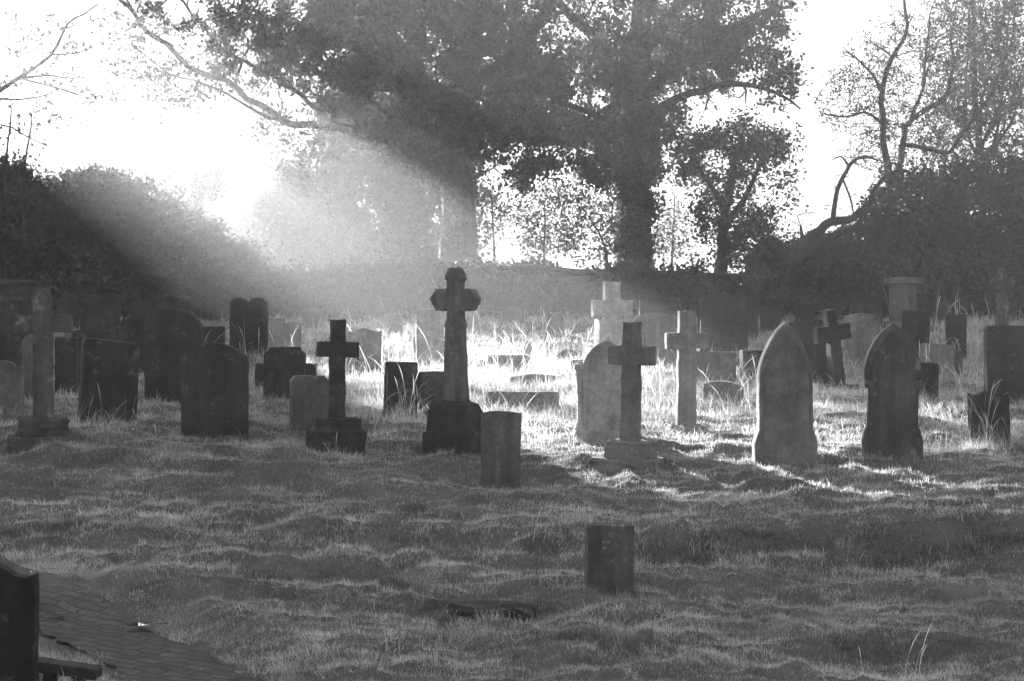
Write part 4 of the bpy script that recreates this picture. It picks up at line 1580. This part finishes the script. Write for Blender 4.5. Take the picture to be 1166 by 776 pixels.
# brambles and ivy tangled along the foot of the wall: one uncountable mass
T = Tree(120)
T.base = np.array([0, 45.5, 1.1])
stems = []
for x in np.arange(-13.5, 13.6, .16):
    y = 45.6 + .035 * x + T.r.uniform(-1.0, .25)
    hgt = .35 + 1.4 * max(0, fbm(np.array([x * .55]), np.array([3.0]), 410, 3)[0] - .33) * 2.0
    z = h1(x, y)
    for k in range(3):
        e = np.array([x + T.r.normal(0, .25), y + T.r.normal(0, .2), z + hgt * T.r.uniform(.5, 1.1)])
        m_ = np.array([x + T.r.normal(0, .06), y, z + hgt * .6])
        c = spline([np.array([x, y, z - .05]), m_, e], .15)
        T.tubes.add(c, np.linspace(.012, .006, len(c)), 3)
        stems.append(c)
T.leaves(stems, 34, .09, .11, .2)
V, TT = [], []
pts = T.leaf[0][0]
n = len(pts)
a = T.r.normal(0, 1, (n, 3))
a /= np.linalg.norm(a, axis=1)[:, None]
b = np.cross(a, T.r.normal(0, 1, (n, 3)))
b /= np.linalg.norm(b, axis=1)[:, None]
sz = .1 * T.r.uniform(.6, 1.3, n)[:, None]
V = np.stack([pts - a * sz * .5, pts + b * sz * .35, pts + a * sz * .5, pts - b * sz * .35], 1).reshape(-1, 3)
tone = np.repeat(T.r.uniform(0, 1, n), 4)
tv = np.concatenate(T.tubes.v)
V = np.concatenate([V, tv])
fc = np.concatenate([np.arange(n * 4), np.concatenate(T.tubes.f) + n * 4])
tag(link("undergrowth", np_mesh("undergrowth", V, fc, 4, False, np.concatenate([tone, np.zeros(len(tv))])), M_EVER),
    "tangled brambles and ivy along the foot of the boundary wall", "undergrowth", kind="stuff")

# unseen tree added on the left, nearer, to block sun from near mist
T = Tree(108)
b = base_pt(-660, 30)
T.limb(up(b, (-655, 100, 30), (-650, -200, 30), (-660, -440, 30), (-665, -720, 30)), .5, .1, .04, 10)
spec = [(-740, -490, 30, 290, 280, 3.6, 3), (-500, -300, 30, 260, 250, 3.4, 2.4), (-330, -150, 30, 150, 140, 2.4, 1.1), (-660, -100, 30, 260, 200, 3, 1.5)]
T.reach(blobs(T.r, spec, 120), .06, .012, .06, .3)
tw = T.reach(blobs(T.r, spec, 1300), .02, .006, .04, .4, twig=True, maxlen=3.5)
T.leaves(tw, 38, .32, .38, .2)
T.build("broadleaf_tree", "unseen added tree nearer than the wall, outside the left edge, blocking the sun", "tree", TG, M_LEAF)

# ------------------------------------------------------------------ grass
def blades(name, n_pts, mat, label, gen):
    pass


PX = np.array([s[0] for s in STONES])
PY = np.array([s[1] for s in STONES])
PW = np.array([s[2] for s in STONES])
PD = np.array([s[3] for s in STONES])


def stone_dist(x, y):
    """distance to the nearest stone footprint"""
    best = np.full(len(x), 9.0)
    for i in range(len(PX)):
        m = (np.abs(x - PX[i]) < PW[i] + 1.2) & (np.abs(y - PY[i]) < 1.6)
        if not m.any():
            continue
        dx = np.maximum(np.abs(x[m] - PX[i]) - PW[i], 0)
        dy = np.maximum(np.abs(y[m] - PY[i]) - PD[i], 0)
        best[m] = np.minimum(best[m], np.hypot(dx, dy))
    return best


def scatter(d0, d1, dens, margin=1.0):
    hw0 = .2572 * d0 + margin
    hw1 = .2572 * d1 + margin
    n = int((hw0 + hw1) * (d1 - d0) * dens)
    y = rng.uniform(d0, d1, int(n * 1.05))
    # width grows with distance: accept in proportion
    hw = .2572 * y + margin
    ok = rng.uniform(0, hw1, len(y)) < hw
    y = y[ok]
    x = rng.uniform(-1, 1, len(y)) * (.2572 * y + margin)
    return x, y


GV, GF, GT, GN = [], [], [], 0


def add_blades(x, y, L, w, lean, ang, tone):
    """five-vertex curved blades"""
    global GN
    n = len(x)
    z = H(x, y) - .01
    p0 = np.stack([x, y, z], -1)
    dirh = np.stack([np.cos(ang), np.sin(ang), np.zeros(n)], -1)
    fa = ang + np.pi / 2 + rng.normal(0, .9, n)
    side = np.stack([np.cos(fa), np.sin(fa), np.zeros(n)], -1)
    upv = np.array([0, 0, 1.0])
    s1 = np.sin(lean * .55)[:, None]
    c1 = np.cos(lean * .55)[:, None]
    s2 = np.sin(lean * 1.5)[:, None]
    c2 = np.cos(lean * 1.5)[:, None]
    Lc = L[:, None]
    p1 = p0 + Lc * .55 * (dirh * s1 + upv * c1)
    p2 = p1 + Lc * .45 * (dirh * s2 + upv * c2)
    wv = side * (w * .5)[:, None]
    V = np.stack([p0 - wv, p0 + wv, p1 + wv * .8, p1 - wv * .8, p2], 1).reshape(-1, 3)
    base = (np.arange(n) * 5 + GN)[:, None]
    Fc = np.concatenate([base + np.array([[0, 1, 2]]), base + np.array([[0, 2, 3]]), base + np.array([[3, 2, 4]])], 1).reshape(-1)
    GV.append(V)
    GF.append(Fc)
    GT.append(np.repeat(tone, 5))
    GN += n * 5


RANK_SHADE = []      # longer coarse grass, tone darkened to paint shade in bank and hollows: (x, y, rx, ry)
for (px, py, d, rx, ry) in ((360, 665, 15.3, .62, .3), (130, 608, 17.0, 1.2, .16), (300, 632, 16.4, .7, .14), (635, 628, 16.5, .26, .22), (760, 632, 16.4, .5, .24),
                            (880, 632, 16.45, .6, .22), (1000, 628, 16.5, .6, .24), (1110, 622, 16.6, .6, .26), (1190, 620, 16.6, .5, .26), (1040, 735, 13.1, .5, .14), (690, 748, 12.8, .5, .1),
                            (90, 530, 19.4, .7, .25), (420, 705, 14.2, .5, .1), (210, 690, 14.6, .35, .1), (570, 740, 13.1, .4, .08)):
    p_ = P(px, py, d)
    RANK_SHADE.append((p_[0], p_[1], rx, ry))


def rank_shade(x, y):
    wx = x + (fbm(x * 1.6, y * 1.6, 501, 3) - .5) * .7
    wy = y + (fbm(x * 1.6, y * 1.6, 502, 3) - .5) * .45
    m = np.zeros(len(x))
    for (a_, b_, rx, ry) in RANK_SHADE:
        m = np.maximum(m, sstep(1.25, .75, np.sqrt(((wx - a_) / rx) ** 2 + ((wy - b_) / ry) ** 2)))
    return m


def turf(d0, d1, tufts, per, Lmean, w, rad):
    x, y = scatter(d0, d1, tufts)
    ht = fbm(x * .9 + 7, y * 1.8, 61, 3)
    patch = fbm(x * 2.1, y * 3.4, 66, 2)
    tr, ta = terrace(x, y)
    riser = sstep(.34, .12, tr) * sstep(.06, .13, ta) * sstep(30, 20, y)
    keepm = patch > rng.uniform(.02, .36, len(x))
    keepm &= rng.uniform(0, 1, len(x)) > .45 * riser
    keepm &= (dist_poly(x, y, PATH_C) > .40 + (fbm(x * 4, y * 4, 71, 3) - .5) * .42)
    x, y, ht, riser = x[keepm], y[keepm], ht[keepm], riser[keepm]
    n = len(x)
    k = rng.poisson(per, n)
    tid = np.repeat(np.arange(n), k)
    a = rng.uniform(0, 2 * np.pi, len(tid))
    rr = rad * np.sqrt(rng.uniform(0, 1, len(tid)))
    bx = x[tid] + rr * np.cos(a)
    by = y[tid] + rr * np.sin(a)
    sd = stone_dist(bx, by)
    ok = sd > .005
    tid, a, rr, bx, by, sd = tid[ok], a[ok], rr[ok], bx[ok], by[ok], sd[ok]
    m = len(tid)
    zone = .75 + .9 * sstep(.45, .72, ht[tid]) + 1.0 * sstep(21, 26, by) * sstep(.35, .6, ht[tid]) + 1.9 * sstep(.26, .02, sd) * rng.uniform(.2, 1, m)
    rk_shade = rank_shade(bx, by)
    L = Lmean * zone * (1 + .7 * rk_shade) * rng.uniform(.35, 1.2, m) * (1 + .7 * (rng.uniform(0, 1, m) > .96))
    tl = rng.normal(0, 1, n)
    lean = np.clip(.45 + .75 * rr / rad + rng.normal(0, .28, m), .05, 1.35)
    ang = a + rng.normal(0, .6, m)
    # tufts flop towards the slope's foot
    tone = np.clip(.45 + .16 * tl[tid] + rng.normal(0, .15, m) + .7 * (ht[tid] - .5) - .62 * rk_shade * (rng.uniform(0, 1, m) < .85), 0, 1)  # coarse patches get a darker tone as painted shade
    add_blades(bx, by, L, np.full(m, w) * rng.uniform(.7, 1.3, m), lean, ang, tone)


turf(10.2, 16, 115, 50, .045, .0031, .08)
turf(16, 22, 100, 36, .052, .0038, .085)
turf(22, 30, 55, 28, .08, .0055, .10)
turf(30, 46.5, 22, 20, .11, .010, .14)
# fine short sward between the tufts
for (d0, d1, dn, ll, ww) in ((10.2, 15, 2700, .04, .0032), (15, 21, 2000, .044, .0039), (21, 28, 700, .055, .006)):
    x, y = scatter(d0, d1, dn)
    ok = (stone_dist(x, y) > .004) & (dist_poly(x, y, PATH_C) > .38 + (fbm(x * 4, y * 4, 71, 3) - .5) * .42)
    x, y = x[ok], y[ok]
    n = len(x)
    pt = fbm(x * 1.7, y * 2.6, 67, 3)
    add_blades(x, y, ll * rng.uniform(.5, 1.5, n), ww * rng.uniform(.7, 1.3, n), np.clip(rng.normal(.6, .35, n), .05, 1.4), rng.uniform(0, 2 * np.pi, n), np.clip(.2 + .9 * (pt - .35) + rng.normal(0, .16, n) - .4 * rank_shade(x, y), 0, 1))  # same painted shade darkens the short sward
TURF = (GV, GF, GT, GN)

# ---- tall dry grass: long arching blades and seed heads
GV, GF, GT, GN = [], [], [], 0


def ribbons(p, L, w, lean, ang, tone, seg=5, head=None):
    """curved crossed ribbons of seg segments; head: widening near the tip (seed heads)"""
    global GN
    n = len(p)
    dirh = np.stack([np.cos(ang), np.sin(ang), np.zeros(n)], -1)
    side = np.stack([-np.sin(ang + .5), np.cos(ang + .5), np.zeros(n)], -1)
    pts = [p]
    cur = p.copy()
    for k in range(seg):
        th = lean * (.4 + 1.6 * (k + .5) / seg * (k + .5) / seg)
        cur = cur + (L / seg)[:, None] * (dirh * np.sin(th)[:, None] + np.array([0, 0, 1.0]) * np.cos(th)[:, None])
        pts.append(cur.copy())
    V = []
    for k, c in enumerate(pts):
        u = k / seg
        ww = w * (1 - .75 * u)
        if head is not None:
            ww = w * (.8 if u < .7 else (head if u < .95 else .3))
        V += [c - side * (ww * .5)[:, None], c + side * (ww * .5)[:, None]]
    V = np.stack(V, 1).reshape(-1, 3)
    nv = 2 * (seg + 1)
    base = (np.arange(n) * nv + GN)[:, None]
    fc = []
    for k in range(seg):
        a_ = 2 * k
        fc += [base + np.array([[a_, a_ + 1, a_ + 3]]), base + np.array([[a_, a_ + 3, a_ + 2]])]
    GF.append(np.concatenate(fc, 1).reshape(-1))
    GV.append(V)
    GT.append(np.repeat(tone, nv))
    GN += n * nv


def tall_clump(cx, cy, rx, ry, n, L, seeds=.2, w=.007):
    x = cx + rng.normal(0, rx, n)
    y = cy + rng.normal(0, ry, n)
    sd = stone_dist(x, y)
    ok = sd > .02
    x, y = x[ok], y[ok]
    m = len(x)
    if m == 0:
        return
    p = np.stack([x, y, H(x, y) - .02], -1)
    LL = L * rng.uniform(.4, 1.15, m)
    ribbons(p, LL, np.full(m, w) * rng.uniform(.7, 1.2, m), np.clip(rng.normal(1.05, .4, m), .15, 1.8), rng.uniform(0, 2 * np.pi, m), rng.uniform(.1, 1, m))
    k = int(m * seeds)
    if k:
        j = rng.integers(0, m, k)
        ribbons(p[j], LL[j] * rng.uniform(1.1, 1.6, k), np.full(k, w * .8), np.clip(rng.normal(.6, .28, k), .05, 1.3), rng.uniform(0, 2 * np.pi, k), rng.uniform(.4, 1, k), 7, 2.3)


def px_clump(px, py, d, rxp, ry, n, Lpx, seeds=.2, w=.007):
    sc = d / F
    # a low soft mat, then a few long stems above it
    tall_clump((px - CX) * sc, d, rxp * sc, ry, int(n * 1.7), Lpx * sc * .62, 0, w * .55)
    tall_clump((px - CX) * sc, d, rxp * sc, ry, max(3, int(n * .17)), Lpx * sc * 1.3, seeds * 3, w * .6)


# bright meadow in the beam
px_clump(640, 440, 27.5, 60, 1.2, 900, 32, .10, .008)
px_clump(590, 440, 28.0, 50, 1.5, 700, 36, .12, .008)
px_clump(560, 420, 32, 50, 1.8, 700, 34, .14, .009)
px_clump(640, 420, 32, 45, 1.8, 700, 34, .10, .009)
px_clump(740, 450, 26.5, 30, 1.2, 600, 34, .10, .008)
px_clump(760, 440, 28.5, 45, 1.6, 600, 34, .08, .008)
px_clump(830, 455, 26, 30, .5, 380, 30, .08, .008)
px_clump(415, 425, 28.5, 30, 1.4, 800, 34, .06, .008)
px_clump(430, 450, 26.0, 26, .7, 420, 36, .12, .008)
px_clump(320, 400, 31, 40, 1.5, 420, 34, .10, .008)
px_clump(455, 470, 23.4, 16, .25, 170, 48, .22, .007)
px_clump(490, 480, 23.2, 22, .3, 220, 36, .12, .007)
px_clump(440, 500, 21.8, 26, .4, 320, 26, .05, .006)
px_clump(600, 480, 22.6, 24, .5, 380, 34, .10, .007)
px_clump(575, 500, 21.4, 20, .4, 260, 26, .10, .006)
px_clump(500, 395, 36, 45, 2.0, 500, 30, .15, .010)
px_clump(600, 395, 37, 50, 2.0, 500, 26, .15, .010)
# left
px_clump(118, 505, 21.0, 22, .3, 420, 30, .05, .006)
px_clump(160, 525, 20.4, 40, .3, 420, 18, .02, .006)
px_clump(270, 400, 29, 50, 1.6, 420, 30, .10, .008)
px_clump(390, 525, 20.2, 26, .12, 260, 18, .03, .006)
# right
px_clump(1125, 510, 21.3, 16, .10, 170, 50, .3, .006)
px_clump(1085, 520, 20.9, 32, .4, 520, 28, .03, .006)
px_clump(1030, 515, 21.2, 40, .4, 420, 20, .03, .006)
px_clump(950, 500, 21.8, 40, .6, 520, 22, .03, .006)
px_clump(925, 410, 31, 30, 1.2, 320, 30, .20, .008)
px_clump(1070, 390, 34.5, 30, 1.0, 460, 28, .10, .009)
px_clump(1110, 365, 38, 30, 1.2, 520, 34, .25, .010)
px_clump(1160, 370, 37, 20, 1.2, 320, 34, .20, .010)
px_clump(1085, 435, 27.5, 22, .6, 260, 30, .30, .008)
px_clump(1000, 400, 31, 30, 1.0, 300, 26, .10, .008)
px_clump(860, 420, 30, 26, 1.0, 300, 24, .10, .008)
# foreground wisps
px_clump(635, 615, 16.6, 10, .1, 80, 26, .05, .005)
px_clump(1035, 775, 12.0, 9, .05, 60, 34, .2, .005)
px_clump(985, 772, 12.1, 5, .05, 16, 30, .2, .005)
g = np_mesh("tall_grass", np.concatenate(GV), np.concatenate(GF), 3, False, np.concatenate(GT))
tag(link("tall_grass", g, M_TALL), "long dry arching grass and seed heads between the stones", "grass", kind="stuff")

# longer green tufts on the banks belong to the turf
GV, GF, GT, GN = TURF
px_clump(105, 745, 12.5, 12, .08, 130, 26, 0, .005)
px_clump(700, 604, 16.7, 40, .15, 260, 20, .05, .005)
px_clump(900, 598, 17.2, 120, .15, 500, 15, .02, .005)
px_clump(1080, 598, 17.2, 80, .15, 350, 15, .02, .005)
px_clump(80, 605, 17.1, 90, .15, 620, 14, .0, .005)
g = np_mesh("grass", np.concatenate(GV), np.concatenate(GF), 3, False, np.concatenate(GT))
tag(link("grass", g, M_GRASS), "short rough tussocky grass covering the graveyard", "grass", kind="stuff")

# ------------------------------------------------------------------ mist
bmz = bmesh.new()
bmesh.ops.create_cube(bmz, size=1)
for v_ in bmz.verts:
    v_.co = Vector((v_.co.x * 310, v_.co.y * 116 + 30, (v_.co.z + .5) * 24 - 2.4))
mz = bpy.data.meshes.new("haze")
bmz.to_mesh(mz)
bmz.free()
m = bpy.data.materials.new("morning mist")
m.use_nodes = True
m.node_tree.nodes.clear()
mo = m.node_tree.nodes.new("ShaderNodeOutputMaterial")
pvn = m.node_tree.nodes.new("ShaderNodeVolumePrincipled")
pvn.inputs["Color"].default_value = (.97, .97, .97, 1)
pvn.inputs["Density"].default_value = .0024
pvn.inputs["Anisotropy"].default_value = .72
m.node_tree.links.new(pvn.outputs[0], mo.inputs["Volume"])
tag(link("haze", mz, m), "thin morning mist lit by low sun", "mist", kind="stuff")
